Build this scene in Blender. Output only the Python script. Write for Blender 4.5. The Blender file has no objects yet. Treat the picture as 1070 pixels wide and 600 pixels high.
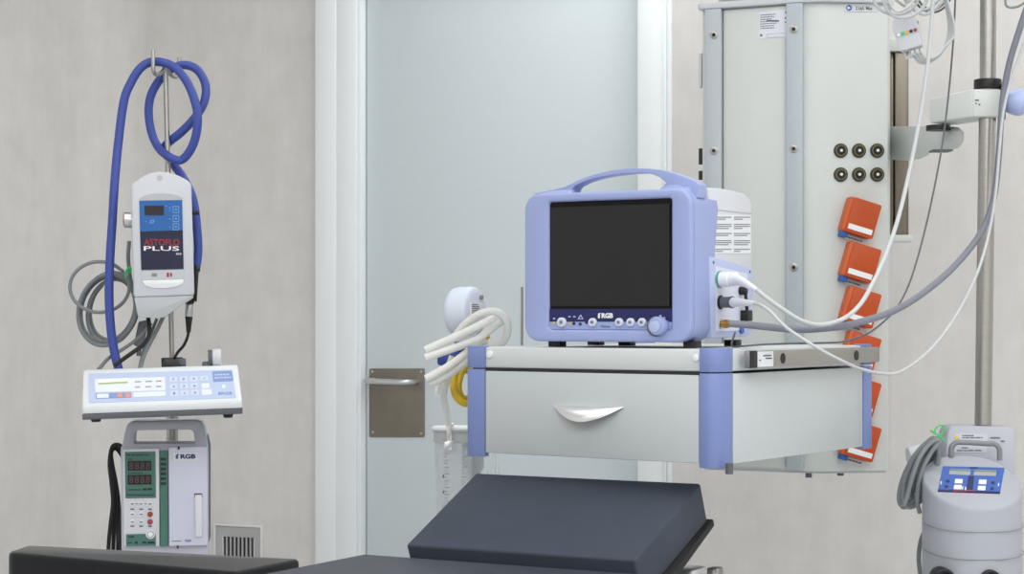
import bpy, bmesh, math, random
from mathutils import Vector, Matrix
random.seed(7)
C = bpy.context.scene.collection
F_PX, CX, HY, CZ = 2000.0, 535.0, 330.0, 1.25
PI = math.pi
R = math.radians

# ------------------------------------------------------------------ camera maths
def at(px, py, Y):
    return Vector(((px-CX)/F_PX*Y, Y, CZ+(HY-py)/F_PX*Y))
def atz(px, py, z):
    Y = (CZ-z)*F_PX/(py-HY)
    return at(px, py, Y)

class Fr:
    """a local frame; x along the face, y into depth, z up"""
    def __init__(s, o, yaw=0.0, M=None):
        s.M = M if M is not None else Matrix.Translation(Vector(o)) @ Matrix.Rotation(R(-yaw), 4, 'Z')
        s.I = s.M.inverted()
    def ray(s, px, py, ax, val):
        o = s.I @ Vector((0, 0, CZ)); d = (s.I.to_3x3() @ Vector(((px-CX)/F_PX, 1, (HY-py)/F_PX)))
        t = (val-o[ax])/d[ax]
        return o+d*t
    def y(s, px, py, d=0.0): return s.ray(px, py, 1, d)
    def x(s, px, py, c=0.0): return s.ray(px, py, 0, c)
    def z(s, px, py, h=0.0): return s.ray(px, py, 2, h)
    def sub(s, o=(0, 0, 0), rx=0, ry=0, rz=0):
        return Fr(None, M=s.M @ Matrix.Translation(Vector(o)) @ Matrix.Rotation(R(rz), 4, 'Z') @ Matrix.Rotation(R(ry), 4, 'Y') @ Matrix.Rotation(R(rx), 4, 'X'))
    def yy(s, pts, d=0.0): return [(lambda v: (v.x, v.z))(s.y(a, b, d)) for a, b in pts]
W0 = Fr((0, 0, 0))

# ------------------------------------------------------------------ materials
def lin(c):
    c = c/255.0
    return c/12.92 if c <= .04045 else ((c+.055)/1.055)**2.4
MATS = {}
def mat(name, rgb, rough=.5, metal=0.0, spec=.5, var=.03, scale=40, alpha=1.0, trans=0.0, emit=0.0, coat=0.0, bump=0.0, bscale=300, aniso=None):
    if name in MATS: return MATS[name]
    m = bpy.data.materials.new(name); m.use_nodes = True
    nt = m.node_tree; b = nt.nodes['Principled BSDF']
    col = [lin(v) for v in rgb]
    tc = nt.nodes.new('ShaderNodeTexCoord'); nz = nt.nodes.new('ShaderNodeTexNoise')
    nz.inputs['Scale'].default_value = scale; nz.inputs['Detail'].default_value = 3
    if aniso:
        mp = nt.nodes.new('ShaderNodeMapping'); mp.inputs['Scale'].default_value = aniso
        nt.links.new(tc.outputs['Object'], mp.inputs['Vector']); nt.links.new(mp.outputs['Vector'], nz.inputs['Vector'])
    else:
        nt.links.new(tc.outputs['Object'], nz.inputs['Vector'])
    mx = nt.nodes.new('ShaderNodeMix'); mx.data_type = 'RGBA'
    mx.inputs['A'].default_value = [min(1, c*(1-var)) for c in col]+[1]
    mx.inputs['B'].default_value = [min(1, c*(1+var)) for c in col]+[1]
    nt.links.new(nz.outputs['Fac'], mx.inputs['Factor']); nt.links.new(mx.outputs['Result'], b.inputs['Base Color'])
    b.inputs['Roughness'].default_value = rough; b.inputs['Metallic'].default_value = metal
    b.inputs['Specular IOR Level'].default_value = spec; b.inputs['Alpha'].default_value = alpha
    b.inputs['Transmission Weight'].default_value = trans; b.inputs['Coat Weight'].default_value = coat
    if bump:
        n2 = nt.nodes.new('ShaderNodeTexNoise'); n2.inputs['Scale'].default_value = bscale
        nt.links.new(tc.outputs['Object'], n2.inputs['Vector'])
        bp = nt.nodes.new('ShaderNodeBump'); bp.inputs['Strength'].default_value = bump; bp.inputs['Distance'].default_value = .002
        nt.links.new(n2.outputs['Fac'], bp.inputs['Height']); nt.links.new(bp.outputs['Normal'], b.inputs['Normal'])
    if emit:
        b.inputs['Emission Color'].default_value = col+[1]; b.inputs['Emission Strength'].default_value = emit
    MATS[name] = m
    return m
def wall_mat(name, rgb):
    m = mat(name, rgb, .75, 0, .25, .03, 9)
    nt = m.node_tree; b = nt.nodes['Principled BSDF']
    tc = nt.nodes.new('ShaderNodeTexCoord'); mp = nt.nodes.new('ShaderNodeMapping'); mp.inputs['Scale'].default_value = (26, 26, 5)
    n = nt.nodes.new('ShaderNodeTexNoise'); n.inputs['Scale'].default_value = 1; n.inputs['Detail'].default_value = 7; n.inputs['Roughness'].default_value = .7
    nt.links.new(tc.outputs['Object'], mp.inputs['Vector']); nt.links.new(mp.outputs['Vector'], n.inputs['Vector'])
    n3 = nt.nodes.new('ShaderNodeTexNoise'); n3.inputs['Scale'].default_value = 14; n3.inputs['Detail'].default_value = 6
    nt.links.new(tc.outputs['Object'], n3.inputs['Vector'])
    ad = nt.nodes.new('ShaderNodeMath'); ad.operation = 'ADD'
    nt.links.new(n.outputs['Fac'], ad.inputs[0]); nt.links.new(n3.outputs['Fac'], ad.inputs[1])
    hv = nt.nodes.new('ShaderNodeMath'); hv.operation = 'MULTIPLY'; hv.inputs[1].default_value = .5
    nt.links.new(ad.outputs[0], hv.inputs[0])
    cr = nt.nodes.new('ShaderNodeValToRGB'); c = [lin(v) for v in rgb]
    cr.color_ramp.elements[0].position = .36; cr.color_ramp.elements[0].color = [c[0]*.93, c[1]*.925, c[2]*.915, 1]
    cr.color_ramp.elements[1].position = .64; cr.color_ramp.elements[1].color = [min(1, v*1.03) for v in c]+[1]
    nt.links.new(hv.outputs[0], cr.inputs['Fac']); nt.links.new(cr.outputs['Color'], b.inputs['Base Color'])
    return m

M_wall = wall_mat('wall_vinyl', (219, 217, 215))
M_floor = mat('floor_vinyl', (214, 217, 218), .4, var=.03, scale=6)
M_ceil = mat('ceiling_paint', (228, 228, 226), .8)
M_door = mat('door_laminate', (206, 216, 221), .45, var=.02, scale=80)
M_frame = mat('door_frame_paint', (236, 241, 244), .5, var=.004)
M_gap = mat('dark_gap', (40, 40, 42), .8)
M_steel = mat('brushed_steel', (180, 178, 174), .32, 1.0, var=.1, scale=30, aniso=(1, 1, 12))
M_plate = mat('brushed_door_plate', (140, 134, 124), .42, 1.0, var=.16, scale=16, aniso=(1.2, 1.2, .5))
M_chrome = mat('chrome', (235, 235, 236), .33, 1.0, var=.02)
M_alu = mat('aluminium', (205, 207, 208), .35, 1.0, var=.03)
M_profile = mat('anodised_profile', (180, 189, 196), .45, .15, var=.02)
M_white = mat('white_plastic', (206, 209, 216), .4, var=.01)
M_whitec = mat('cool_white_plastic', (214, 219, 230), .4, var=.01)
M_cream = mat('pendant_enamel', (206, 211, 209), .42, var=.01)
M_grey = mat('light_grey_plastic', (186, 190, 194), .45, var=.02)
M_dgrey = mat('dark_grey_plastic', (88, 92, 98), .5)
M_black = mat('black_plastic', (22, 22, 24), .45)
M_rubber = mat('black_rubber', (28, 28, 30), .7)
M_shelf = mat('shelf_enamel', (193, 200, 201), .45, var=.015)
M_shelfw = mat('shelf_edge_enamel', (208, 213, 214), .42, var=.01)
M_sblue = mat('lilac_blue_corner', (120, 137, 190), .42, var=.015)
M_mblue = mat('monitor_lilac', (153, 166, 212), .42, var=.012)
M_mblue2 = mat('monitor_lilac_light', (178, 189, 224), .45, var=.012)
M_navy = mat('navy_panel', (24, 28, 88), .35)
M_screen = mat('screen_glass', (34, 34, 36), .35, spec=.3, var=.02)
M_bezel = mat('screen_bezel', (8, 8, 12), .5, spec=.2)
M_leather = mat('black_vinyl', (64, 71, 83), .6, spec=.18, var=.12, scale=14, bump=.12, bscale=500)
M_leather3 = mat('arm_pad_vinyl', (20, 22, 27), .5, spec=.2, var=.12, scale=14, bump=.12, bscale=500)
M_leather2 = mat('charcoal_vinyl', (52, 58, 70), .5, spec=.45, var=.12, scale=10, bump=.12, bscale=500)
M_hose = mat('blue_hose', (58, 77, 158), .5, var=.08, scale=60)
M_cord = mat('grey_cord', (126, 133, 136), .5, var=.04)
M_hgrey = mat('grey_hose', (120, 124, 136), .45, var=.04)
M_cwhite = mat('white_cord', (192, 196, 198), .45, var=.02)
M_orange = mat('orange_plastic', (184, 70, 4), .4, var=.04, scale=30)
M_orangel = mat('orange_plastic_rim', (206, 90, 28), .4, var=.02)
M_bluetab = mat('blue_tab', (36, 92, 170), .45)
M_label = mat('paper_label', (226, 229, 234), .6, var=.01)
M_ink = mat('label_ink', (96, 98, 108), .7)
M_inkd = mat('dark_ink', (40, 42, 52), .7)
M_green = mat('pump_green', (72, 118, 106), .45, var=.03)
M_lav = mat('pump_lavender', (212, 213, 232), .42, var=.012)
M_lavd = mat('pump_lavender_shell', (196, 196, 210), .45, var=.012)
M_pdark = mat('pump_rear_shell', (96, 106, 106), .5)
M_disp = mat('dark_display', (42, 32, 36), .25)
M_seg = mat('unlit_segments', (78, 68, 70), .4)
M_btn = mat('membrane_button', (222, 226, 230), .45)
M_brown = mat('amber_button', (156, 72, 32), .4)
M_rose = mat('rose_button', (170, 62, 84), .4)
M_wblue = mat('warmer_blue', (34, 100, 172), .5, var=.02)
M_wnavy = mat('warmer_navy', (18, 24, 58), .5)
M_red = mat('red_print', (170, 36, 52), .5)
M_wprint = mat('white_print', (236, 238, 240), .5)
M_teal = mat('teal_print', (30, 110, 112), .5)
M_indigo = mat('indigo_print', (40, 34, 110), .5)
M_cpanel = mat('console_panel', (188, 202, 230), .45, var=.02)
M_cpanel2 = mat('console_keys', (228, 234, 240), .45)
M_cblue = mat('console_blue', (134, 156, 204), .45)
M_cglass = mat('console_display', (238, 242, 240), .3)
M_cgreen = mat('console_lime', (168, 192, 140), .4)
M_corange = mat('console_orange', (236, 150, 120), .45)
M_gtie = mat('green_tie', (70, 196, 110), .5)
M_tpanel = mat('tourniquet_blue', (58, 96, 176), .4, var=.02)
M_lcd = mat('lcd_grey', (160, 168, 168), .3)
M_tbody = mat('tourniquet_shell', (170, 174, 183), .42, var=.012)
M_handle = mat('grey_grip', (134, 137, 140), .45)
M_brass = mat('brass', (196, 150, 84), .35, .9)
M_silic = mat('silicone_tube', (244, 245, 240), .35, var=.02, alpha=.66)
M_yellow = mat('yellow_tube', (224, 188, 44), .4, var=.06)
M_clear = mat('clear_plastic', (222, 228, 230), .25, alpha=.30, spec=.5)
M_vacw = mat('vacuum_white', (212, 221, 236), .42, var=.012)
M_vent = mat('vent_grey', (176, 178, 178), .5, var=.015)
M_ventw = mat('vent_edge', (222, 224, 225), .5)
M_gold = mat('gold_ring', (150, 128, 82), .35, .8)
M_dgreen = mat('dark_green_ring', (26, 48, 42), .4)
M_yellowp = mat('warning_yellow', (220, 180, 60), .5)
M_knob = mat('knob_blue', (172, 186, 228), .4)
M_brn = mat('olive_steel', (128, 122, 110), .36, 1.0, var=.16, scale=20, aniso=(8, 8, .3))
M_lamp = mat('lamp_diffuser', (250, 250, 250), .6, emit=4.0)

for m_ in (M_leather, M_leather3):
    m_.node_tree.nodes['Principled BSDF'].inputs['Sheen Weight'].default_value = .35 if m_ is M_leather3 else .08
    m_.node_tree.nodes['Principled BSDF'].inputs['Sheen Roughness'].default_value = .35
# ------------------------------------------------------------------ mesh helpers
def merge(bm, t):
    me = bpy.data.meshes.new('tmp'); t.to_mesh(me); t.free(); bm.from_mesh(me); bpy.data.meshes.remove(me)
def fin(bm, t, bev=0, seg=2, ang=30):
    bmesh.ops.recalc_face_normals(t, faces=t.faces[:])
    if bev:
        es = [e for e in t.edges if len(e.link_faces) == 2 and e.calc_face_angle(0) > R(ang)]
        if es: bmesh.ops.bevel(t, geom=es, offset=bev, segments=seg, affect='EDGES', profile=.5, clamp_overlap=True)
    merge(bm, t)
def box(bm, x0, x1, y0, y1, z0, z1, bev=0, seg=2):
    t = bmesh.new(); bmesh.ops.create_cube(t, size=1)
    for v in t.verts: v.co = Vector(((x0+x1)/2+v.co.x*(x1-x0), (y0+y1)/2+v.co.y*(y1-y0), (z0+z1)/2+v.co.z*(z1-z0)))
    fin(bm, t, bev, seg); return bm
def co3(ax, a, b, d):
    return Vector((a, d, b)) if ax == 'y' else Vector((d, a, b)) if ax == 'x' else Vector((a, b, d))
def prism(bm, pts, d0, d1, ax='y', bev=0, seg=2, ang=30):
    t = bmesh.new()
    A = [t.verts.new(co3(ax, a, b, d0)) for a, b in pts]; B = [t.verts.new(co3(ax, a, b, d1)) for a, b in pts]
    n = len(pts)
    t.faces.new(A); t.faces.new(B[::-1])
    for i in range(n): t.faces.new((A[i], B[i], B[(i+1) % n], A[(i+1) % n]))
    fin(bm, t, bev, seg, ang); return bm
def hull(bm, P0, P1, bev=0, seg=2):
    """loft between two 3D loops of equal length, capped"""
    t = bmesh.new(); A = [t.verts.new(p) for p in P0]; B = [t.verts.new(p) for p in P1]; n = len(A)
    t.faces.new(A); t.faces.new(B[::-1])
    for i in range(n): t.faces.new((A[i], B[i], B[(i+1) % n], A[(i+1) % n]))
    fin(bm, t, bev, seg); return bm
def ring(bm, outer, inner, d0, d1, ax='y', bev=0, seg=2):
    t = bmesh.new(); n = len(outer)
    L = [[t.verts.new(co3(ax, a, b, d)) for a, b in pts] for d in (d0, d1) for pts in (outer, inner)]
    o0, i0, o1, i1 = L
    for k in range(n):
        j = (k+1) % n
        t.faces.new((o0[k], o0[j], i0[j], i0[k])); t.faces.new((o1[k], i1[k], i1[j], o1[j]))
        t.faces.new((o0[k], o1[k], o1[j], o0[j])); t.faces.new((i0[k], i0[j], i1[j], i1[k]))
    fin(bm, t, bev, seg); return bm
def rrect(x0, x1, z0, z1, r, n=6):
    out = []
    for cx, cz, a0 in ((x1-r, z1-r, 0), (x0+r, z1-r, 90), (x0+r, z0+r, 180), (x1-r, z0+r, 270)):
        for k in range(n+1):
            a = R(a0+90*k/n); out.append((cx+r*math.cos(a), cz+r*math.sin(a)))
    return out
def resample(pts, n, closed=True):
    P = [Vector((p[0], p[1])) for p in pts]
    if closed: P.append(P[0])
    d = [0]
    for a, b in zip(P, P[1:]): d.append(d[-1]+(b-a).length)
    out = []; m = n if closed else n-1; j = 0
    for k in range(n):
        s = d[-1]*k/m
        while j < len(P)-2 and d[j+1] < s: j += 1
        f = (s-d[j])/max(1e-9, d[j+1]-d[j]); q = P[j].lerp(P[j+1], min(1, max(0, f))); out.append((q.x, q.y))
    return out
def roundpoly(pts, r, n=4):
    """fillet the corners of a 2D polygon"""
    out = []; m = len(pts)
    for i in range(m):
        p = Vector(pts[i]); a = Vector(pts[i-1]); b = Vector(pts[(i+1) % m])
        rr = r[i] if isinstance(r, (list, tuple)) else r
        if rr <= 0: out.append((p.x, p.y)); continue
        da = (a-p); db = (b-p); k = min(rr, da.length*.49, db.length*.49)
        p0 = p+da.normalized()*k; p1 = p+db.normalized()*k
        for t in range(n+1):
            u = t/n; q = p0*(1-u)**2+p*2*u*(1-u)+p1*u*u; out.append((q.x, q.y))
    return out
def basis(d):
    d = d.normalized(); u = d.orthogonal().normalized(); return u, d.cross(u)
def cyl(bm, p0, p1, r0, r1=None, seg=24, bev=0):
    r1 = r0 if r1 is None else r1
    p0, p1 = Vector(p0), Vector(p1); u, v = basis(p1-p0)
    c = [(math.cos(2*PI*k/seg), math.sin(2*PI*k/seg)) for k in range(seg)]
    hull(bm, [p0+(u*a+v*b)*r0 for a, b in c], [p1+(u*a+v*b)*r1 for a, b in c], bev); return bm
def lathe(bm, o, d, prof, seg=28):
    """prof: (radius, distance along d)"""
    o = Vector(o); d = Vector(d).normalized(); u, v = basis(d); t = bmesh.new(); rows = []
    for r, h in prof:
        rows.append([t.verts.new(o+d*h+(u*math.cos(2*PI*k/seg)+v*math.sin(2*PI*k/seg))*max(r, 1e-5)) for k in range(seg)])
    for a, b in zip(rows, rows[1:]):
        for k in range(seg): t.faces.new((a[k], a[(k+1) % seg], b[(k+1) % seg], b[k]))
    t.faces.new(rows[0][::-1]); t.faces.new(rows[-1])
    fin(bm, t); return bm
def spline(P, per=6, closed=False):
    P = [Vector(p) for p in P]; n = len(P); out = []
    for i in range(n if closed else n-1):
        p1, p2 = P[i], P[(i+1) % n]
        p0 = P[i-1] if (i > 0 or closed) else p1*2-p2
        p3 = P[(i+2) % n] if (i+2 < n or closed) else p2*2-p1
        for k in range(per):
            t = k/per
            out.append(.5*((2*p1)+(p2-p0)*t+(2*p0-5*p1+4*p2-p3)*t*t+(3*p1-p0-3*p2+p3)*t**3))
    if not closed: out.append(P[-1])
    return out
def tube(bm, P, r, seg=10, per=6, smooth=True, closed=False):
    Q = spline(P, per, closed) if smooth else [Vector(p) for p in P]
    t = bmesh.new(); rows = []; n = len(Q)
    T = [(Q[(i+1) % n if closed else min(i+1, n-1)]-Q[i-1 if closed else max(i-1, 0)]).normalized() for i in range(n)]
    u = T[0].orthogonal().normalized()
    for i in range(n):
        u = (u-T[i]*u.dot(T[i])); u = u.normalized() if u.length > 1e-6 else T[i].orthogonal().normalized()
        v = T[i].cross(u); rr = r(i/(n-1)) if callable(r) else r
        rows.append([t.verts.new(Q[i]+(u*math.cos(2*PI*k/seg)+v*math.sin(2*PI*k/seg))*rr) for k in range(seg)])
    prs = list(zip(rows, rows[1:]))+([(rows[-1], rows[0])] if closed else [])
    for a, b in prs:
        for k in range(seg): t.faces.new((a[k], a[(k+1) % seg], b[(k+1) % seg], b[k]))
    if not closed: t.faces.new(rows[0][::-1]); t.faces.new(rows[-1])
    fin(bm, t); return bm
def ball(bm, c, r, sx=1, sy=1, sz=1, seg=20):
    t = bmesh.new(); bmesh.ops.create_uvsphere(t, u_segments=seg, v_segments=seg//2, radius=r)
    for v in t.verts: v.co = Vector((v.co.x*sx, v.co.y*sy, v.co.z*sz))+Vector(c)
    fin(bm, t); return bm
def plate(F, pts, y0, y1, bev=0, rnd=0, bm=None):
    """pixel polygon traced on the plane y=y0 of frame F, given thickness to y1"""
    q = F.yy(pts, y0)
    if rnd: q = roundpoly(q, rnd)
    return prism(bm or bmesh.new(), q, y0, y1, 'y', bev)
def quad(x0, y0, x1, y1): return [(x0, y0), (x1, y0), (x1, y1), (x0, y1)]
def disc(F, px, py, rpx, y0, y1, bm=None, seg=20, bev=0):
    c = F.y(px, py, y0); e = F.y(px, py-rpx, y0); r = (e-c).length
    return cyl(bm if bm is not None else bmesh.new(), (c.x, y0, c.z), (c.x, y1, c.z), r, seg=seg, bev=bev)
def lines(bm, x0, x1, z0, z1, n, y0, y1, fill=.55, words=True, rag=.25):
    """rows of small printed words"""
    h = (z1-z0)/n
    for i in range(n):
        zc = z1-(i+.5)*h; x = x0; end = x1-(x1-x0)*random.random()*rag
        while x < end:
            w = (x1-x0)*random.uniform(.08, .2) if words else end-x
            w = min(w, end-x)
            box(bm, x, x+w, y0, y1, zc-h*fill/2, zc+h*fill/2); x += w+(x1-x0)*.03
    return bm
def text(s, x0, x1, z0, z1, y, th=.0006, off=.012):
    cu = bpy.data.curves.new('t', 'FONT'); cu.body = s; cu.extrude = .02; cu.resolution_u = 3; cu.offset = off
    o = bpy.data.objects.new('t', cu); C.objects.link(o); bpy.context.view_layer.update()
    me = bpy.data.meshes.new_from_object(o.evaluated_get(bpy.context.evaluated_depsgraph_get()))
    bm = bmesh.new(); bm.from_mesh(me); bpy.data.objects.remove(o); bpy.data.curves.remove(cu); bpy.data.meshes.remove(me)
    xs = [v.co.x for v in bm.verts]; ys = [v.co.y for v in bm.verts]; zs = [v.co.z for v in bm.verts]
    for v in bm.verts:
        a = (v.co.x-min(xs))/(max(xs)-min(xs)); b = (v.co.y-min(ys))/(max(ys)-min(ys)); c = (v.co.z-min(zs))/(max(zs)-min(zs))
        v.co = Vector((x0+a*(x1-x0), y-th*c, z0+b*(z1-z0)))
    bmesh.ops.recalc_face_normals(bm, faces=bm.faces[:])
    return bm
def text_px(F, s, x0, y0, x1, y1, d, off=.012):
    a = F.y(x0, y1, d); b = F.y(x1, y0, d); return text(s, a.x, b.x, a.z, b.z, d, off=off)

# ------------------------------------------------------------------ objects
FR = {}
def finish(bm, name, m, smooth=40):
    me = bpy.data.meshes.new(name); bm.to_mesh(me); bm.free()
    me.shade_smooth(); me.set_sharp_from_angle(angle=R(smooth))
    me.materials.append(m); o = bpy.data.objects.new(name, me); C.objects.link(o); return o
def part(name, bm, m, parent, F=None, label=None, smooth=40):
    root = FR[parent.name]
    if F is not None and F is not root: bmesh.ops.transform(bm, matrix=root.I @ F.M, verts=bm.verts[:])
    o = finish(bm, name, m, smooth); o.parent = parent; FR[o.name] = root
    if label: o['label'] = label
    return o
def thing(name, label, cat, F, group=None):
    o = bpy.data.objects.new(name, None); C.objects.link(o); o.empty_display_size = .05
    o.matrix_world = F.M; FR[o.name] = F; o['label'] = label; o['category'] = cat
    if group: o['group'] = group
    return o
def solo(name, bm, m, label, cat, group=None, kind=None):
    xs = [v.co for v in bm.verts]
    lo = Vector([min(c[i] for c in xs) for i in range(3)]); hi = Vector([max(c[i] for c in xs) for i in range(3)])
    o0 = Vector(((lo.x+hi.x)/2, (lo.y+hi.y)/2, lo.z)); bmesh.ops.translate(bm, vec=-o0, verts=bm.verts[:])
    o = finish(bm, name, m); o.location = o0; FR[o.name] = Fr(o0)
    o['label'] = label; o['category'] = cat
    if group: o['group'] = group
    if kind: o['kind'] = kind
    return o
def struct(name, bm, m, F, parent=None):
    if parent is not None: return part(name, bm, m, parent, F)
    o = finish(bm, name, m); o.matrix_world = F.M; FR[o.name] = F; o['kind'] = 'structure'; return o
N = bmesh.new

# ================================================================== ROOM
RF = Fr((at(410, 330, 4.9).x, 4.9, 0), 25)
def wx(px): return RF.y(px, 330, 0).x
H = 2.9
xl = wx(108); xr = 4.6; yr = -6.4
dl0, dl1 = wx(333), wx(697.5); dtop = 2.16
b = N(); box(b, xl-.1, dl0, 0, .15, 0, H); struct('wall_back', b, M_wall, RF)
b = N(); box(b, dl1, xr+.15, 0, .15, 0, H); struct('wall_back_right', b, M_wall, RF)
b = N(); box(b, dl0, dl1, 0, .15, dtop+.1, H); struct('wall_back_header', b, M_wall, RF)
# left wall with a coved corner
rc = .14
pts = [(xl-.15, yr), (xl, yr)]+[(xl+rc-rc*math.cos(a), -rc+rc*math.sin(a)) for a in [R(90*k/10) for k in range(11)]]+[(xl+rc, .01), (xl-.15, .01)]
struct('wall_left', prism(N(), pts, 0, H, 'z'), M_wall, RF)
struct('wall_right', box(N(), xr, xr+.15, yr, 0, 0, H), M_wall, RF)
struct('wall_front', box(N(), xl-.15, xr+.15, yr-.15, yr, 0, H), M_wall, RF)
struct('floor', box(N(), xl-.2, xr+.2, yr-.2, .2, -.1, 0), M_floor, RF)
struct('ceiling', box(N(), xl-.2, xr+.2, yr-.2, .2, H, H+.1), M_ceil, RF)
# door
d0, d1 = wx(380), wx(669)
dr = struct('door_1', box(N(), d0+.002, d1+.01, .012, .055, .006, dtop-.01, .002), M_door, RF)
struct('door_backing', box(N(), dl0, dl1, .10, .15, 0, dtop+.1), M_gap, RF)
P0 = quad(385.6, 385.2, 443.2, 457)
struct('push_plate', plate(RF, P0, .0085, .0125, .0006, .004), M_plate, RF, dr)
hp = [RF.y(x, y, .0085) for x, y in ((390.5, 397.5), (437, 399))]
pts = [(hp[0].x, .009, hp[0].z), (hp[0].x-.004, -.022, hp[0].z), (hp[0].x+.006, -.04, hp[0].z), (hp[0].x+.03, -.045, hp[0].z),
       (hp[1].x-.036, -.045, hp[1].z), (hp[1].x-.012, -.04, hp[1].z), (hp[1].x-.002, -.022, hp[1].z), (hp[1].x-.006, .009, hp[1].z)]
struct('pull_handle', tube(N(), pts, .0074, 14, 5), M_alu, RF, dr)
b = N()
for x, y in ((389, 388.5), (440, 388.5), (389.5, 451.5), (440, 453)): disc(RF, x, y, 1.1, .008, .009, b, 12)
struct('plate_screws', b, M_alu, RF, dr)
# frame: stepped profile on the left, plain jamb on the right
def jamb(name, x0, x1, steps):
    b = N()
    for a, c, y in steps: box(b, x0+(x1-x0)*a, x0+(x1-x0)*c, y, .10, 0, dtop+.09, .003)
    struct(name, b, M_frame, RF)
jamb('trim_1', dl0, d0-.0015, [(0, .47, -.020), (.465, .92, -.0175), (.915, 1, -.012)])
jamb('trim_2', d1+.0015, dl1, [(0, .9, -.024), (.88, 1, -.01)])
struct('trim_3', box(N(), dl0, dl1, -.02, .10, dtop, dtop+.1, .003), M_frame, RF)
b = N(); box(b, dl1+.0005, dl1+.012, -.006, .01, 0, H, .002); struct('trim_4', b, M_frame, RF)
for nm, x0, x1 in (('baseboard_left', xl+rc, dl0), ('baseboard_right', dl1, xr)):
    struct(nm, box(N(), x0, x1, -.012, 0, 0, .1, .004), M_frame, RF)

# wall vent
v0 = RF.y(225.3, 546.3, 0); v1 = RF.y(275.4, 549.3, 0)
side = v1.x-v0.x
VF = RF.sub((v0.x, 0, v1.z-side-.001))
t = thing('wall_vent', 'small square grey wall vent with vertical slots, low behind the black arm pad', 'vent', VF)
o = rrect(.0045, side-.0045, .0045, side-.0045, .001, 2); so = [.185*side, .185+.63, .145, .76]
i = rrect(.17*side, .83*side, .20*side, .78*side, .001, 2)
part('face_plate', ring(N(), o, i, -.006, 0, 'y', .0006), M_vent, t, VF)
part('frame', ring(N(), rrect(0, side, 0, side, .002, 2), rrect(.0045, side-.0045, .0045, side-.0045, .001, 2), -.010, 0, 'y', .0008), M_ventw, t, VF)
part('dark_backing', box(N(), .17*side, .83*side, -.0008, 0, .2*side, .78*side), M_gap, t, VF)  # thin dark sheet stands in for the depth behind the slats
for k in range(9):
    xx = (.17+.66*k/8)*side
    part('slat', box(N(), xx-.0022, xx+.0022, -.0055, -.001, .2*side, .78*side), M_ventw if k in (0, 8) else M_vent, t, VF)

# ================================================================== OPERATING TABLE
Z_M = .88
c0 = atz(378, 578, Z_M)
TF = Fr((c0.x, c0.y, 0), 29)
ot = thing('operating_table', 'black padded operating table with a raised head cushion, in front of the drawer unit', 'operating table', TF)
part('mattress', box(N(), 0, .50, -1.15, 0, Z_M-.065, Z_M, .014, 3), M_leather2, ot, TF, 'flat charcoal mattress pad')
# incline from front top edge to back top edge
LI = .216; fy = .011; fz = Z_M+.016
pb = TF.y(497, 494, fy+LI); rise = pb.z-fz; tilt = math.degrees(math.atan2(rise, LI)); Lc = math.hypot(LI, rise)
HF = TF.sub((TF.y(424, 569, fy).x, fy, fz), rx=tilt)
b = N()
prism(b, [(0, 0), (Lc, 0), (Lc, -.067), (0, -.067)], 0, .391, 'x', .0045, 3)
for v in b.verts: v.co.x += (.010 if v.co.x > .2 else 0)*(v.co.y/Lc)
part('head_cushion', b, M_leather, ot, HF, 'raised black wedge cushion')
part('cushion_plate', box(N(), -.006, .407, .01, Lc+.010, -.081, -.068, .003), M_rubber, ot, HF)
b = N(); box(b, .02, .48, -1.13, .0, Z_M-.105, Z_M-.066, .004); part('table_frame', b, M_steel, ot, TF)
for xx in (-.022, .502):
    part('side_rail', box(N(), xx, xx+.012, -1.1, -.02, Z_M-.115, Z_M-.085, .002), M_chrome, ot, TF)
for xx in (.05, .33): part('hinge_bar', box(N(), xx, xx+.04, -.05, .13, Z_M-.105, Z_M-.075, .004), M_steel, ot, TF)
p = atz(722, 597, .851); q = TF.I @ p
b = N(); box(b, q.x-.02, q.x+.016, q.y-.03, q.y+.03, .775, .857, .006); box(b, .45, q.x, q.y-.015, q.y+.015, .778, .80, .003)
part('rail_clamp', b, M_chrome, ot, TF, 'chrome rail clamp')
p = atz(746, 596, .847); q2 = TF.I @ p
b = N(); box(b, q2.x-.008, q2.x+.012, q2.y-.012, q2.y+.012, .775, .852, .003); box(b, q.x, q2.x, q2.y-.01, q2.y+.01, .78, .797, .002)
part('clamp_lever', b, M_steel, ot, TF)
b = N(); box(b, .16, .40, -.85, -.5, .22, Z_M-.108, .02); part('pedestal', b, M_steel, ot, TF)
b = N(); box(b, .04, .52, -1.1, -.2, .0, .22, .03); part('base', b, M_grey, ot, TF)
# arm pad
ZA = .85
A = [atz(*p, ZA) for p in ((5, 577), (28, 569.5), (315, 584), (246, 598))]
ax = (A[2]-A[1]); AF = Fr((A[3].x, A[3].y, 0), -math.degrees(math.atan2(ax.y, ax.x)))
nr = AF.I @ A[3]; fr_ = AF.I @ A[2]; fl_ = AF.I @ A[1]; nl = AF.I @ A[0]
out = [(nr.x, nr.y), (fr_.x, fr_.y), (fl_.x, fl_.y), (nl.x-.01, (nl.y+fl_.y)/2), (nl.x, nl.y)]
out = roundpoly(out, [.012, .012, .05, .04, .03], 6)
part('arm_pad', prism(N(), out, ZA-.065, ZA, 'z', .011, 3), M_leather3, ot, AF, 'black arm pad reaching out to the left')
part('arm_board', prism(N(), [(x*.97, y*.94+.006) for x, y in out], ZA-.08, ZA-.066, 'z', .002), M_rubber, ot, AF)
p0 = TF.I @ (AF.M @ Vector((-.1, .1, ZA-.10))); b = N()
cyl(b, (p0.x, p0.y, ZA-.1), (.03, -.25, ZA-.10), .014); cyl(b, (p0.x, p0.y, ZA-.115), (p0.x, p0.y, ZA-.079), .03)
part('arm_bracket', b, M_steel, ot, TF)

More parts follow.
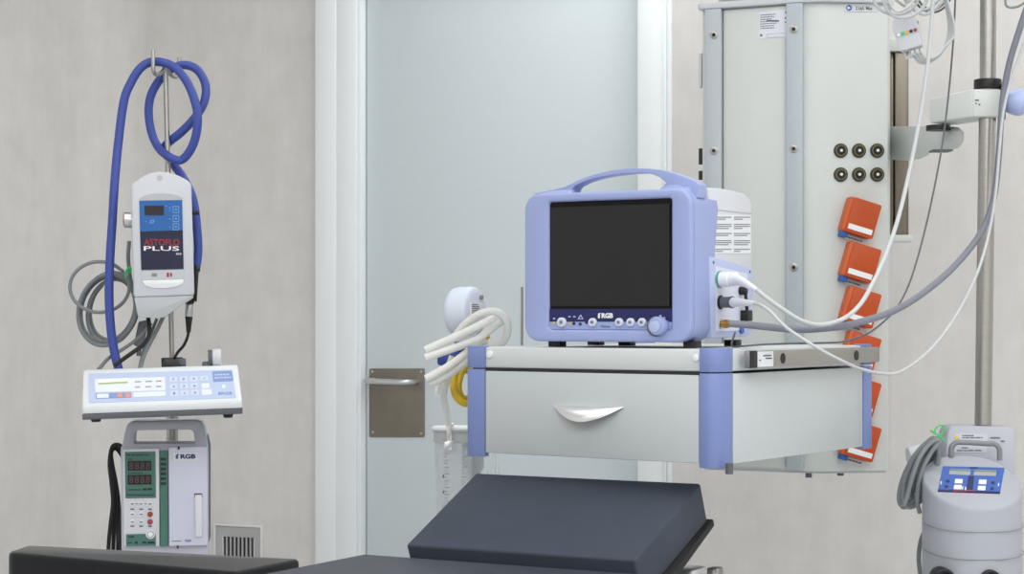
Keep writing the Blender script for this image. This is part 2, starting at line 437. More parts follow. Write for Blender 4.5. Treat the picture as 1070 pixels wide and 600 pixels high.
# ================================================================== INFUSION STAND (left)
SY = 3.87
s0 = at(180, 330, SY); SF = Fr((s0.x, SY, 0), 0)
st = thing('infusion_stand', 'thin steel infusion stand with two top hooks, in front of the left wall', 'stand', SF)
def sp(px, py, dy=0): 
    v = at(px, py, SY+dy); return SF.I @ v
part('lower_tube', cyl(N(), (0, 0, .09), sp(180, 384), .0118), M_steel, st)
rt = sp(173, 66); part('upper_rod', cyl(N(), sp(180, 386), rt, .0052), M_steel, st)
for pts in (((173, 69, 0), (169, 75.5, -.008), (164, 78, -.02), (160.5, 75, -.034), (160, 64, -.036), (160, 52.5, -.036)),
            ((173, 69, 0), (177, 76, .008), (182, 80.5, .02), (186, 78, .034), (187, 68, .036), (187.6, 60, .036))):
    part('hook', tube(N(), [sp(*q) for q in pts], .0042, 10, 5), M_steel, st)
b = N()
for k in range(5):
    a = R(72*k+20); e = Vector((math.cos(a)*.26, math.sin(a)*.26, .075))
    tube(b, [Vector((0, 0, .11)), Vector((math.cos(a)*.12, math.sin(a)*.12, .1)), e], .013, 10, 4)
cyl(b, (0, 0, .08), (0, 0, .16), .03, bev=.004); part('base', b, M_alu, st)
for k in range(5):
    a = R(72*k+20); c = Vector((math.cos(a)*.26, math.sin(a)*.26, .03)); u = Vector((-math.sin(a), math.cos(a), 0))
    b = N(); cyl(b, c-u*.011, c+u*.011, .03, bev=.004); cyl(b, c+Vector((0, 0, .02)), c+Vector((0, 0, .046)), .008); part('caster', b, M_rubber, st)

def pole_clamp(F, par, z_w, r_in, y_back, m, hh=.018, label=None):
    """collar around the stand pole with an arm back to the device"""
    zz = CZ+(HY-z_w)/F_PX*SY; f_ = min(1, max(0, (386-z_w)/320)); px_ = 180+(173-180)*f_
    c_ = F.I @ at(px_, z_w, SY)
    o_ = rrect(c_.x-.021, c_.x+.021, c_.y-.021, c_.y+.021, .006, 5); o_ = resample(o_, 32)
    a0_ = math.atan2(o_[0][1]-c_.y, o_[0][0]-c_.x)
    i_ = [(c_.x+r_in*math.cos(a0_+2*PI*k/32), c_.y+r_in*math.sin(a0_+2*PI*k/32)) for k in range(32)]
    b = N(); ring(b, o_, i_, c_.z-hh, c_.z+hh, 'z', .001); box(b, c_.x-.014, c_.x+.014, y_back, c_.y-.019, c_.z-hh*.8, c_.z+hh*.8, .002)
    return part('pole_clamp', b, m, par, F, label)
# ---- fluid warmer
WF = Fr((at(171, 300, 3.74).x, 3.74, at(171, 331, 3.74).z), -9.5)
w = thing('fluid_warmer', 'white fluid warmer with a blue and navy front panel, high on the infusion stand', 'fluid warmer', WF)
arc = [(136.3, 193.5), (141, 189.5), (149, 184), (158, 180.3), (167, 179), (176, 180), (186, 183.2), (194.5, 187.5), (199.9, 191.6)]
body = arc+[(201.6, 250), (203.2, 308.8), (139.5, 311), (138, 250)]
part('housing', plate(WF, body, 0, .085, .006), M_white, w, WF)
pl = WF.yy([(140, 310.8), (202.7, 308.8), (171.5, 332), (144.5, 332)], .003)
part('lower_housing', prism(N(), roundpoly(pl, .004), .004, .078, 'y', .004), M_grey, w, WF, 'tapered lower housing, toned grey for its shaded underside')  # shade of the tapered underside is put into the grey
part('hanging_hole', disc(WF, 167, 186, 2.9, -.0008, .002), M_grey, w, WF)
rec = [(145.5, 207.5), (150, 204.8), (158, 202.6), (168, 202), (178, 202.6), (186, 204.4), (191, 207)]
part('recess_rim', plate(WF, rec+[(190.8, 209.3), (145.6, 210)], -.001, .002), M_dgrey if False else M_grey, w, WF)
fp = part('front_panel', plate(WF, [(145.4, 209.8), (190.4, 209), (191, 240.5), (146.3, 242)], -.0016, .002), M_wblue, w, WF, 'bright blue keypad panel')
part('logo_panel', plate(WF, [(146.3, 242), (191, 240.5), (191.9, 281.2), (147.6, 282.2)], -.0016, .002), M_wnavy, w, WF, 'navy panel with printed lettering')
part('display', plate(WF, quad(151, 215, 171.2, 225), -.0022, -.001), M_disp, fp, WF)
M_kp = mat('pale_blue_print', (112, 160, 214), .5)
for yy in (219, 228.5, 237):
    b = N(); q = WF.yy(quad(180.5, yy-3.6, 187.2, yy+3.6), -.0018); c = [(x+(sum(p[0] for p in q)/4-x)*.25, z+(sum(p[1] for p in q)/4-z)*.25) for x, z in q]
    ring(b, q, c, -.0021, -.001); kk = part('key', b, M_kp, fp, WF)
    part('key_dot', disc(WF, 183.8, yy, 1.2, -.0021, -.001, None, 8), M_kp, kk, WF)
for x, y in ((177.5, 217), (177.5, 220), (177.5, 229), (177.5, 237.5), (152.5, 231.5), (173.5, 215.5)): part('indicator', disc(WF, x, y, .7, -.0021, -.001, None, 8), M_kp, fp, WF)
part('drop_symbol', ring(N(), WF.yy([(156, 233.5), (157.5, 230), (161.5, 229.5), (160.5, 233.5)], -.0018), WF.yy([(157.3, 232.6), (158.3, 230.9), (160.3, 230.6), (159.7, 232.6)], -.0018), -.0021, -.001), M_kp, fp, WF)
part('red_lettering', text_px(WF, 'ASTOFLO', 150.4, 250, 187.6, 256.6, -.0016), M_red, w, WF)
b = text_px(WF, 'PLUS', 150.2, 257.4, 187.4, 262, -.0016); merge(b, text_px(WF, 'eco', 184, 264.4, 189.5, 266.4, -.0016))
part('white_lettering', b, M_wprint, w, WF)
part('icon_strip', plate(WF, [(147.6, 283), (192, 282), (192.2, 291.4), (148, 292.4)], -.0012, .002), mat('strip_grey', (196, 200, 205), .5), w, WF)
part('battery_icon', plate(WF, quad(158.5, 285.6, 164, 289.2), -.0016, -.001), M_handle, w, WF)
b = plate(WF, quad(174.2, 285, 176.6, 289.6), -.0016, -.001); plate(WF, quad(177.6, 285.4, 179.8, 289), -.0016, -.001, bm=b)
part('fault_icon', b, M_red, w, WF)
lip = [(148.2, 293), (192.4, 292), (191, 296.5), (185, 299.7), (172, 301.6), (160, 301.2), (151.5, 298.5)]
part('lower_lip', plate(WF, lip, -.003, .002, .0015), mat('bright_white', (240, 242, 244), .4), w, WF)
c = WF.y(134, 230, .035); c.z -= 0
b = N(); cyl(b, (c.x-.008, .035, c.z), (c.x+.016, .035, c.z), .0155, bev=.002); part('clamp_knob', b, M_alu, w, WF)
b = N(); cyl(b, (c.x-.0095, .035, c.z), (c.x-.0075, .035, c.z), .011); part('knob_cap', b, M_red, w, WF)
pole_clamp(WF, w, 250, .0085, .084, M_dgrey)
b = N(); q = WF.y(205, 222.5, .05); box(b, q.x-.012, q.x+.006, .04, .06, q.z-.004, q.z+.004, .002); part('hose_clip', b, M_black, w, WF)

# ---- blue hose
def sy(px, py, dy): return at(px, py, SY+dy)
hp = [(127, 400, -.085), (124, 386, -.085), (120, 370, -.085), (116, 345, -.085), (114, 310, -.085), (115, 270, -.08), (117.5, 230, -.07), (119.5, 195, -.06), (123, 155, -.04), (129, 108, -.03), (136, 88, -.025), (147, 71, -.02),
      (160.5, 64.5, -.016), (180, 69, -.022), (195, 85, -.03), (204.5, 109, -.035), (206.5, 130, -.035), (201.5, 152, -.03), (190, 167, -.022), (176, 163.5, -.022), (163.5, 151, .014), (156.5, 130, .02), (156, 107, .02), (163, 89, .02),
      (176, 74, .02), (192, 68, .016), (206, 73, .012), (214.5, 88, .005), (213.5, 106, -.001), (203, 124, -.006), (189, 138.5, .0), (176, 149, .016), (171.5, 157, .024), (180, 170, .02), (192, 187, -.005), (201.5, 208, -.006), (205.5, 235, -.008), (207, 262, -.010), (204.5, 283, -.014)]
b = tube(N(), [sy(*p) for p in hp], .0088, 12, 6)
solo('blue_hose', b, M_hose, 'thick blue hose looped over the two hooks of the infusion stand', 'hose')

# ---- console (tilted keypad controller)
CF = Fr(None, M=Matrix.Translation(at(170, 438, 3.58)) @ Matrix.Rotation(R(8.5), 4, 'Z') @ Matrix.Rotation(R(-1.75), 4, 'Y'))
cn = thing('keypad_console', 'white desk console with pale blue keypad, tilted on the infusion stand below the fluid warmer', 'console', CF)
zb = CF.y(90, 438.8).z; z1 = CF.y(90, 433).z; z2 = CF.y(90, 424.6).z
xL = CF.y(85.8, 430).x; xR = CF.y(253.3, 425).x
# slanted face: find back edge height so that it projects to y~386
dpt = .105; zt = CF.y(87, 387.3, dpt).z
xLt = CF.y(87, 388, dpt).x; xRt = CF.y(248.6, 383, dpt).x
part('base_shell', prism(N(), roundpoly([(xL, zb), (xR, zb), (xR, z1), (xL, z1)], .001), 0, .15, 'y', .002), M_dgrey, cn, CF, 'dark grey base shell')
b = N()
hull(b, [Vector((xL, 0, z1)), Vector((xR, 0, z1)), Vector((xR, .16, z1)), Vector((xL, .16, z1))],
        [Vector((xL, .0, z2)), Vector((xR, .0, z2)), Vector((xR, .16, z2)), Vector((xL, .16, z2))])
b2 = N(); t2 = bmesh.new()
V = [t2.verts.new(p) for p in ((xL, 0, z1), (xR, 0, z1), (xR, .16, z1), (xL, .16, z1), (xL, .001, z2), (xR, .001, z2), (xRt, dpt, zt), (xLt, dpt, zt), (xRt, .16, zt), (xLt, .16, zt))]
for f in ((0, 1, 5, 4), (4, 5, 6, 7), (7, 6, 8, 9), (3, 9, 8, 2), (0, 3, 2, 1), (1, 2, 8, 6, 5), (0, 4, 7, 9, 3)): t2.faces.new([V[i] for i in f])
fin(b2, t2, .004, 2); b.free()
top = part('top_shell', b2, mat('console_white', (222, 228, 232), .42, var=.01), cn, CF)
sl = math.degrees(math.atan2(dpt-.001, zt-z2))          # lean of the sloping face from vertical
KF = CF.sub((0, .001, z2), rx=-sl)
kp = part('keypad', plate(KF, [(92.4, 390.6), (242.4, 386.4), (246.8, 415.8), (92.8, 421)], -.0008, .002, 0, .003), M_cpanel, cn, KF, 'pale blue membrane keypad')
def kplate(pts, m, nm, y0=-.0014, rnd=.002, par=None): return part(nm, plate(KF, pts, y0, -.0004, 0, rnd), m, par or kp, KF)
kplate([(99, 396), (172.5, 394), (173, 408), (99.6, 410)], M_cpanel2, 'key_field')
kplate([(102.5, 399.2), (133.6, 397.3), (133.4, 400.3), (102.7, 401.8)], M_cgreen, 'display', -.0018, .0005)
kplate([(102.6, 396.8), (133.9, 395.2), (133.7, 398.5), (102.7, 400.2)], mat('display_white', (248, 250, 250), .4), 'display_window', -.002, .0005)
kplate([(99.8, 411), (137, 410), (137.3, 415.4), (100, 416.6)], M_cblue, 'function_strip')
kplate([(101, 411.6), (113.5, 411.3), (113.7, 415.6), (101.2, 416)], M_cpanel2, 'function_key', -.0018)
for x in (122.5, 131): kplate([(x, 411), (x+5, 410.8), (x+5.2, 414.8), (x+.2, 415.2)], M_corange, 'function_key', -.0018)
kplate([(139, 410), (173, 408.8), (173.2, 413.6), (139.2, 415)], M_cpanel2, 'key_field')
for r in range(2):
    for k, x in enumerate((141, 152, 163)):
        b = N(); q = KF.y(x, 399+r*5.6-(x-141)*.03, -.0018); lines(b, q.x, q.x+.0125, q.z-.004, q.z+.004, 1, -.0018, -.0008, .5); part('key_print', b, mat('console_print', (140, 156, 168), .6), kp, KF)
for r in range(3):
    for k in range(4):
        x = 176.8+k*10.8+r*.5; y = 394+r*7.3-k*.35
        if k == 3 and r: continue
        b = plate(KF, [(x, y), (x+8.2, y-.3), (x+8.5, y+5.2), (x+.2, y+5.5)], -.0014, -.0004, 0, .002)
        kk = part('number_key', b, mat('key_blue', (206, 216, 236), .45), kp, KF)
        q = KF.y(x+4.2, y+2.6, -.0016); part('digit', text('789/456-123'[r*4+k], q.x-.002, q.x+.002, q.z-.0035, q.z+.0035, -.0014, .0004), mat('console_ink', (120, 132, 156), .6), kk, KF)
kplate([(210.5, 400.8), (218.6, 400.4), (219, 405.6), (210.9, 406.2)], M_cpanel2, 'enter_key')
kplate([(210.6, 407.2), (221.2, 406.6), (221.6, 412.3), (211, 413)], M_cpanel2, 'enter_key')
bd = kplate([(221.8, 388.2), (242.5, 387.4), (244, 398), (223, 399)], M_cblue, 'title_field')
b = N(); q0 = KF.y(224, 396.5, -.002); q1 = KF.y(242.5, 389.5, -.002); lines(b, q0.x, q1.x, q0.z, q1.z, 2, -.0019, -.0012, .5); part('title_print', b, M_cpanel, bd, KF)
part('maker_lettering', text_px(KF, 'ERGB', 228.2, 409.6, 242.4, 412.8, -.0008), M_cblue, kp, KF)
kplate([(232, 402), (235.5, 401.8), (235.6, 405.6), (232.2, 405.8)], M_cpanel2, 'maker_mark', -.0014, .0005)
for x, y in ((100, 441.2), (238.4, 436.8)):
    q = CF.y(x, y, .012); part('rubber_foot', cyl(N(), (q.x, .02, q.z), (q.x, .02, zb+.001), .008, .0105), M_black, cn, CF)
# rear clamp and knob that grip the pole
pole_clamp(CF, cn, 380.5, .0145, .158, M_black, .013, 'black pole clamp')
q = CF.y(188, 381, .23); part('clamp_bolt', cyl(N(), (q.x-.004, .23, q.z), (q.x+.012, .23, q.z), .012, bev=.002), M_dgrey, cn, CF)
q = CF.y(217.5, 374.5, .14); q1 = CF.y(231.5, 374, .14)
b = N(); cyl(b, (q.x+.008, .14, q.z), (q1.x, .14, q.z), .0175, bev=.003); kn = part('clamp_knob', b, M_white, cn, CF, 'white round clamp knob')
b = N(); cyl(b, (q.x, .14, q.z), (q.x+.0085, .14, q.z), .0165, bev=.001); part('knob_shaft', b, M_dgrey, kn, CF)
part('knob_bracket', box(N(), q.x-.012, q.x+.004, .13, .15, zt-.03, q.z-.006, .003), M_dgrey, cn, CF)

# ---- infusion pump
PF = Fr((at(172, 440, 3.70).x, 3.70, at(172, 606, 3.70).z), -7.5)
pm = thing('infusion_pump', 'lavender infusion pump with green display strip and carry handle, under the tilted console', 'infusion pump', PF)
outer = [(126.2, 470), (131.6, 446), (134, 442.4), (138.5, 440.8), (205.5, 439.6), (210.5, 441), (213.3, 445), (217, 466), (217.2, 470)]
inner = [(139.3, 464.2), (140.5, 452.5), (142, 450.6), (145, 450.1), (170, 449.7), (198, 449.4), (200.6, 450), (202, 452), (203.6, 463.8)]
oo = PF.yy(resample(outer, 40, False)); ii = PF.yy(resample(inner, 40, False))
part('carry_handle', ring(N(), oo, ii, .012, .09, 'y', .004), M_lavd, pm, PF)
part('case', plate(PF, [(126, 466.5), (217.3, 465.5), (217.6, 600), (127, 602)], .01, .10, .004), M_lavd, pm, PF)
oo2 = [(x+.004, z+.0035) for x, z in PF.yy([(125.5, 600)]+outer+[(218.5, 566)])]
b = N(); prism(b, roundpoly(PF.yy([(128, 566), (127.5, 468), (133, 445), (139, 442), (206, 440.2), (213, 443.5), (219.2, 465), (219.4, 566)], .06), .01), .062, .061, 'y')
b.free()
part('rear_shell', plate(PF, [(210, 455), (216.5, 455), (219.3, 466), (219.2, 566), (210, 568)], .045, .12, .003), M_pdark, pm, PF, 'dark grey green rear shell edge')
cp = part('control_panel', plate(PF, [(128.3, 469.5), (166.5, 468.5), (166.8, 571), (129.5, 571.5)], 0, .012, .002), mat('pump_panel', (214, 216, 224), .42), pm, PF)
gp = part('display_panel', plate(PF, [(130.4, 472.4), (162.4, 472), (163, 520.4), (131, 521)], -.0012, .002), M_green, cp, PF, 'green display panel')
for y0, y1 in ((482, 492), (496.6, 506.6)):
    d = part('display', plate(PF, [(133.4, y0), (158, y0-.3), (158.2, y1-.3), (133.6, y1)], -.0024, -.001), M_disp, cp, PF, 'dark unlit digit display')
    for k in range(4):
        q0 = PF.y(135+k*5.8, y1-1.4, -.0026); q1 = PF.y(139.4+k*5.8, y0+1.3, -.0026)
        part('digit', text('8', q0.x, q1.x, q0.z, q1.z, -.0024, .0004), M_seg, d, PF)
b = N()
for x0, x1, y0, y1, n in ((132.5, 156, 474.6, 476.8, 1), (134, 139, 479, 481, 1), (134, 152, 493.6, 495.6, 1), (134, 148, 511, 513, 1)):
    a = PF.y(x0, y1, -.0014); c = PF.y(x1, y0, -.0014); lines(b, a.x, c.x, a.z, c.z, n, -.0016, -.001, .6)
for q in (quad(149, 510.4, 153.4, 512.6), quad(154.4, 510.2, 158.8, 512.4), quad(132.5, 517.2, 160.5, 518.2)): plate(PF, q, -.0016, -.001, bm=b)
for k in range(10): plate(PF, quad(133+k*3, 515.6, 133.4+k*3, 517.6), -.0016, -.001, bm=b)
part('panel_print', b, M_inkd, cp, PF)
for r, y in enumerate((526.8, 537.6, 545.6)):
    for k, x in enumerate((138.3, 147.5, 156.8)):
        if k == 2 and r: 
            part('key', disc(PF, x, y, 2.9, -.0026, .002, bev=.0008), M_brown if r == 1 else M_rose, cp, PF, 'amber round key' if r == 1 else 'rose round key'); continue
        kk = part('key', disc(PF, x, y, 3.0, -.002, .002, bev=.0006), M_btn, cp, PF)
        part('key_mark', plate(PF, quad(x-1.5, y-.5, x+1.5, y+.6), -.0024, -.001), M_ink, kk, PF)
b = N()
for k, x in enumerate((138.3, 147.5, 156.8)):
    for y in (532.2, 550): 
        a = PF.y(x-2, y+.8, -.0004); c = PF.y(x+2, y-.6, -.0004); box(b, a.x, c.x, -.0006, .001, a.z, c.z)
for k in range(2):
    plate(PF, quad(141.5+k*9.3, 526.4, 144.3+k*9.3, 527), -.0006, .001, bm=b)
part('key_captions', b, M_ink, cp, PF)
part('lower_panel', plate(PF, [(131.6, 558.6), (162.6, 557.8), (163, 570.6), (131.8, 571)], -.0012, .002), M_green, cp, PF, 'green lower panel')
b = N()
for q in (quad(134, 560.4, 140, 562), quad(133.5, 567, 138, 568), quad(141, 566, 143.8, 568.4), quad(148.6, 566, 153, 568), quad(154.4, 566, 161.4, 568.2)): plate(PF, q, -.0016, -.001, bm=b)
part('lower_print', b, M_inkd, cp, PF)
kk = part('start_key', disc(PF, 157.2, 558.6, 4.8, -.003, .002, bev=.001), M_btn, cp, PF)
part('start_ring', disc(PF, 157.2, 558.6, 3.4, -.0034, -.002), M_handle, kk, PF)
part('start_face', disc(PF, 157.2, 558.6, 2.7, -.0038, -.002), M_wprint, kk, PF)
bs = part('level_strip', plate(PF, [(167, 471.4), (175, 471), (175.6, 571), (167.6, 571.4)], -.0008, .012), M_green, pm, PF, 'green level strip')
for k in range(6):
    y = 478.6+k*5.1; part('level_mark', plate(PF, quad(167.6, y, 173.6, y+2.8), -.0014, .0), M_inkd, bs, PF)
dd = part('pump_door', plate(PF, [(176, 467.4), (216.4, 466.6), (216.9, 570), (176.6, 571)], -.003, .012, .0025), M_lav, pm, PF, 'lavender pump door')
part('door_label', plate(PF, quad(181, 473.4, 205.6, 481.6), -.0036, -.002), M_label, dd, PF)
def logo(par, F, x0, y0, x1, y1, d, ma, mb):
    w_ = x1-x0; h_ = y1-y0
    part('logo_mark', prism(N(), F.yy([(x0, y1), (x0, y0+h_*.25), (x0+w_*.06, y0), (x0+w_*.2, y0), (x0+w_*.13, y0+h_*.25), (x0+w_*.12, y1)], d), d-.0006, d+.0004), ma, par, F)
    b = text_px(F, 'RGB', x0+w_*.24, y0, x1, y1, d, .045); part('logo_lettering', b, mb, par, F)
logo(dd, PF, 183.6, 474.6, 204.4, 479.6, -.0036, M_teal, M_indigo)
part('latch_slot', plate(PF, quad(203, 515.6, 211.4, 520), -.0034, -.002), mat('latch_rose', (120, 84, 96), .5), dd, PF)
part('latch', plate(PF, [(203.6, 517.6), (210.8, 517.4), (211.4, 561), (204.4, 561.4)], -.009, -.002, .0015), M_btn, dd, PF, 'pale sliding door latch')
b = N(); a = PF.y(179.5, 566.6, -.0032); c = PF.y(192, 564.6, -.0032); lines(b, a.x, c.x, a.z, c.z, 1, -.0034, -.002, .5); part('door_print', b, M_ink, dd, PF)
part('door_print_blue', text_px(PF, 'P600', 193.6, 564, 199.6, 566.4, -.003), M_bluetab, dd, PF)
for x, y in ((186.6, 468.6), (185.6, 572)): part('door_pin', plate(PF, quad(x-1, y-1.6, x+1, y+1.4), -.0045, 0), M_inkd, pm, PF)
pole_clamp(PF, pm, 520, .0135, .098, M_dgrey, .03)

# ---- black cable bundle beside the pump
b = N()
for k in range(3):
    o = k*2.6; d = .10+k*.012
    tube(b, [at(131-o*.3, 474+o, 3.7+d), at(125-o*.6, 465.5+o*.7, 3.71+d), at(117.5-o*.2, 467+o, 3.71+d), at(114.5+o*.5, 484, 3.71+d), at(116.5+o*.9, 505, 3.71+d), at(118+o*1.1, 525, 3.71+d), at(115.5+o*1.5, 548, 3.71+d), at(113.5+o*1.9, 570, 3.71+d), at(113+o*1.9, 592, 3.71+d), at(115+o*1.8, 612, 3.72+d)], .0042, 8)
tube(b, [at(129, 520, 3.79), at(127, 545, 3.79), at(125, 560, 3.79), at(127, 575, 3.79), at(128, 598, 3.79)], .004, 8)
solo('black_cable_bundle', b, M_rubber, 'bundle of black cables hanging at the left side of the lavender infusion pump', 'cable')

# ---- grey power cord coil behind the warmer
def ell(cx, cy, a, bb, rot, n, d0, d1, turns, jit=0, start=0):
    out = []
    for k in range(int(n*turns)+1):
        th = 2*PI*k/n+R(start); f = k/(n*turns); x = a*math.cos(th); y = bb*math.sin(th); r_ = R(rot)
        j = 1+jit*math.sin(th*.5+k*.07)
        out.append((cx+(x*math.cos(r_)-y*math.sin(r_))*j, cy+(x*math.sin(r_)+y*math.cos(r_))*j, d0+(d1-d0)*f))
    return out
gc_root = Fr(at(112, 385, SY-.06))
gc = thing('power_cord', 'coiled grey power cord hanging left of the fluid warmer', 'cord', gc_root)
path = [(135, 252, -.05), (134, 270, -.045), (136, 290, -.03)]
path += ell(113, 323, 29, 37, 18, 14, -.035, .0, 3.15, .06, -50)
b = tube(N(), [sy(*p) for p in path], .0041, 8, 4)
tube(b, [sy(*p) for p in ell(104, 300, 31, 26.5, 0, 16, -.05, -.056, 1.0, 0, -40)], .0036, 8, 4)
tube(b, [sy(*p) for p in ell(118, 325, 24, 33, 14, 14, -.012, .012, 1.6, .08, 20)], .0041, 8, 4)
tube(b, [sy(*p) for p in ((158, 338, -.02), (146, 352, -.03), (130, 364, -.05), (114, 374, -.08), (103, 386, -.12))], .0038, 8)
tube(b, [sy(*p) for p in ((171, 330, .0), (164, 345, -.02), (155, 362, -.04), (150, 373, -.07), (146, 387, -.1))], .0042, 8)
tube(b, [sy(*p) for p in ((164, 333, .01), (158, 348, .01), (151, 364, .0), (145.5, 386, -.06))], .0036, 8)
part('cord', b, M_cord, gc, W0)
b = N(); hull(b, [sy(145, 336, -.02), sy(156, 334, -.02), sy(156, 334, .0), sy(145, 336, 0)], [sy(139.5, 361, -.04), sy(149.5, 364.5, -.04), sy(149.5, 364.5, -.015), sy(139.5, 361, -.015)], .003)
for x in (144.5, 147): cyl(b, sy(x, 362, -.03), sy(x-1, 372, -.035), .0022)
part('plug', b, M_dgrey, gc, W0, 'dark grey plug')
b = tube(N(), [sy(*p) for p in ((131.5, 288, -.062), (132.5, 282, -.064), (136, 279.5, -.062), (136.5, 284, -.06), (133, 284, -.064))], .0022, 8)
tube(b, [sy(*p) for p in ((134, 282, -.064), (136.5, 278, -.066))], .0016, 8); tube(b, [sy(*p) for p in ((132, 287, -.064), (131.2, 291, -.066))], .0016, 8)
part('cable_tie', b, M_gtie, gc, W0, 'bright green wire tie')
b = tube(N(), [sy(*p) for p in ((154.5, 330, -.09), (156, 342, -.10), (155, 352, -.11), (149, 361, -.13), (140, 367.5, -.15), (128, 376, -.155), (119.5, 382.6, -.165))], .0042, 8)
solo('black_power_cord', b, M_rubber, 'black cord curving from under the fluid warmer to the blue hose foot', 'cord')
# connector lead on the right of the warmer
lf = Fr(at(198, 386, SY-.06)); ld = thing('sensor_lead', 'black sensor lead with silver connector at the right of the fluid warmer', 'cable', lf)
b = N(); hull(b, [sy(201.8, 283, -.035), sy(207.8, 283, -.035), sy(207.8, 283, -.005), sy(201.8, 283, -.005)], [sy(202, 314, -.035), sy(205.6, 316, -.035), sy(205.6, 316, -.005), sy(202, 314, -.005)], .002)
hull(b, [sy(202.5, 311, -.035), sy(205.7, 311, -.035), sy(205.7, 311, -.005), sy(202.5, 311, -.005)], [sy(193, 317.5, -.035), sy(202, 318, -.035), sy(202, 318, -.005), sy(193, 317.5, -.005)], .001)
ball(b, sy(205, 282, -.02), .008, 1, 1, 1.1)
part('connector_body', b, M_black, ld, W0)
part('connector_ring', cyl(N(), sy(198, 316, -.02), sy(197.4, 331, -.02), .0082, bev=.001), M_alu, ld, W0, 'silver connector ring')
b = N(); cyl(b, sy(197.4, 330, -.02), sy(197, 347.5, -.02), .0078, .0042)
tube(b, [sy(*p) for p in ((197, 346, -.02), (196, 352, -.02), (192, 361, -.02), (186, 368, -.018), (182.5, 374, -.03))], .003, 8)
part('lead', b, M_rubber, ld, W0)

# ================================================================== DRAWER UNIT
DF = Fr((at(750, 0, 2.88).x, 2.88, 0), 35)
DL, DD = .47, .55
zt = DF.y(750, 365).z; zc = DF.y(750, 389.5).z; zb = DF.y(750, 490).z; zd = DF.y(731, 484.5).z
xa = DF.y(731.2, 430).x; xb = DF.y(507, 430).x; xl_ = DF.y(487.5, 430).x; DL = -xl_
yb_ = DF.x(765, 430).y; yf0 = DF.x(902, 420).y; yf1 = DF.x(911.5, 420).y; DD = yf1
du = thing('drawer_unit', 'pale grey drawer unit with lilac blue corner posts, under the patient monitor', 'drawer unit', DF)
body = N(); box(body, xl_+.008, -.006, .006, DD-.006, zb+.012, zc-.004); part('carcass', body, M_shelf, du)
tpn = N(); prism(tpn, roundpoly([(xl_+.004, .002), (-.004, .002), (-.004, DD-.004), (xl_+.004, DD-.004)], .012), zc+.0005, zt-.001, 'z', .003, 2)
part('top', tpn, M_shelfw, du)
b = N(); box(b, xl_+.012, -.012, .001, .006, zc-.006, zc+.001); part('shadow_gap', b, M_gap, du)
b = N(); box(b, xb+.001, xa-.001, -.001, .02, zd, zc-.0045, .0018); df = part('drawer_front', b, M_shelf, du)
# side panels
zsb = DF.x(765, 485, 0).z
part('side_panel', box(N(), -.008, -.0005, yb_+.001, yf0-.001, zsb, zc-.003, .0012), M_shelf, du)
part('side_panel', box(N(), xl_+.0005, xl_+.008, .03, DD-.03, zsb, zc-.003, .0012), M_shelf, du)
part('rear_panel', box(N(), xl_+.03, -.03, DD-.008, DD-.0005, zsb, zc-.003, .0012), M_shelf, du)
part('bottom_panel', box(N(), xl_+.01, -.01, .01, DD-.01, zb+.006, zb+.014), M_dgrey, du)
def post(sx, sy_, z0, z1, a, c):
    # corner post wrapping the corner (sx,sy_), a along x, c along y, flattened outer corner
    ox = 0 if sx > 0 else xl_; oy = 0 if sy_ > 0 else DD
    u = -1 if sx > 0 else 1; v = 1 if sy_ > 0 else -1
    k_ = .012 if sx > 0 and sy_ > 0 else .004
    q = [(ox+u*a, oy-v*.0015), (ox+u*k_, oy-v*.0015), (ox-u*.0015, oy+v*k_), (ox-u*.0015, oy+v*c), (ox+u*.01, oy+v*c), (ox+u*a, oy+v*.01)]
    b = N(); prism(b, roundpoly(q, [0, k_, k_, 0, 0, 0], 4), z0, z1, 'z', .0008); return b
for sx, sy_, a, c in ((1, 1, -xa, yb_), (-1, 1, xb-xl_, .028), (1, -1, .03, yf1-yf0), (-1, -1, .03, .03)):
    part('corner_post', post(sx, sy_, zb, zc-.0016, a, c), M_sblue, du, DF, 'lilac blue corner post')
    part('corner_cap', post(sx, sy_, zc+.0002, zt+.001, a, c), M_sblue, du, DF, 'lilac blue corner cap')
for x, y in ((511, 370.5), (726.6, 374)): part('screw_cap', disc(DF, x, y, 3.9, -.0012, .006, bev=.0008), M_wprint, du, DF, 'round white screw cap')
# cup pull
h0 = DF.y(578.8, 424.2, -.001); h1 = DF.y(652, 425, -.001); n = 28; m_ = 10; t = bmesh.new(); rows = []
for i in range(n+1):
    s = i/n; wv = max(.02, math.sin(PI*s))**.9; x = h0.x+(h1.x-h0.x)*s; zz = h0.z+(h1.z-h0.z)*s; row = []
    for j in range(m_+1):
        a = PI/2*j/m_; row.append(t.verts.new((x, -.0012-.024*wv*math.sin(a), zz-.0235*wv*(1-math.cos(a)))))
    rows.append(row)
for a, c in zip(rows, rows[1:]):
    for j in range(m_): t.faces.new((a[j], c[j], c[j+1], a[j+1]))
bmesh.ops.recalc_face_normals(t, faces=t.faces[:]); bmesh.ops.solidify(t, geom=t.faces[:], thickness=.0014)
part('cup_pull', t, M_chrome, df, DF, 'polished crescent cup pull')
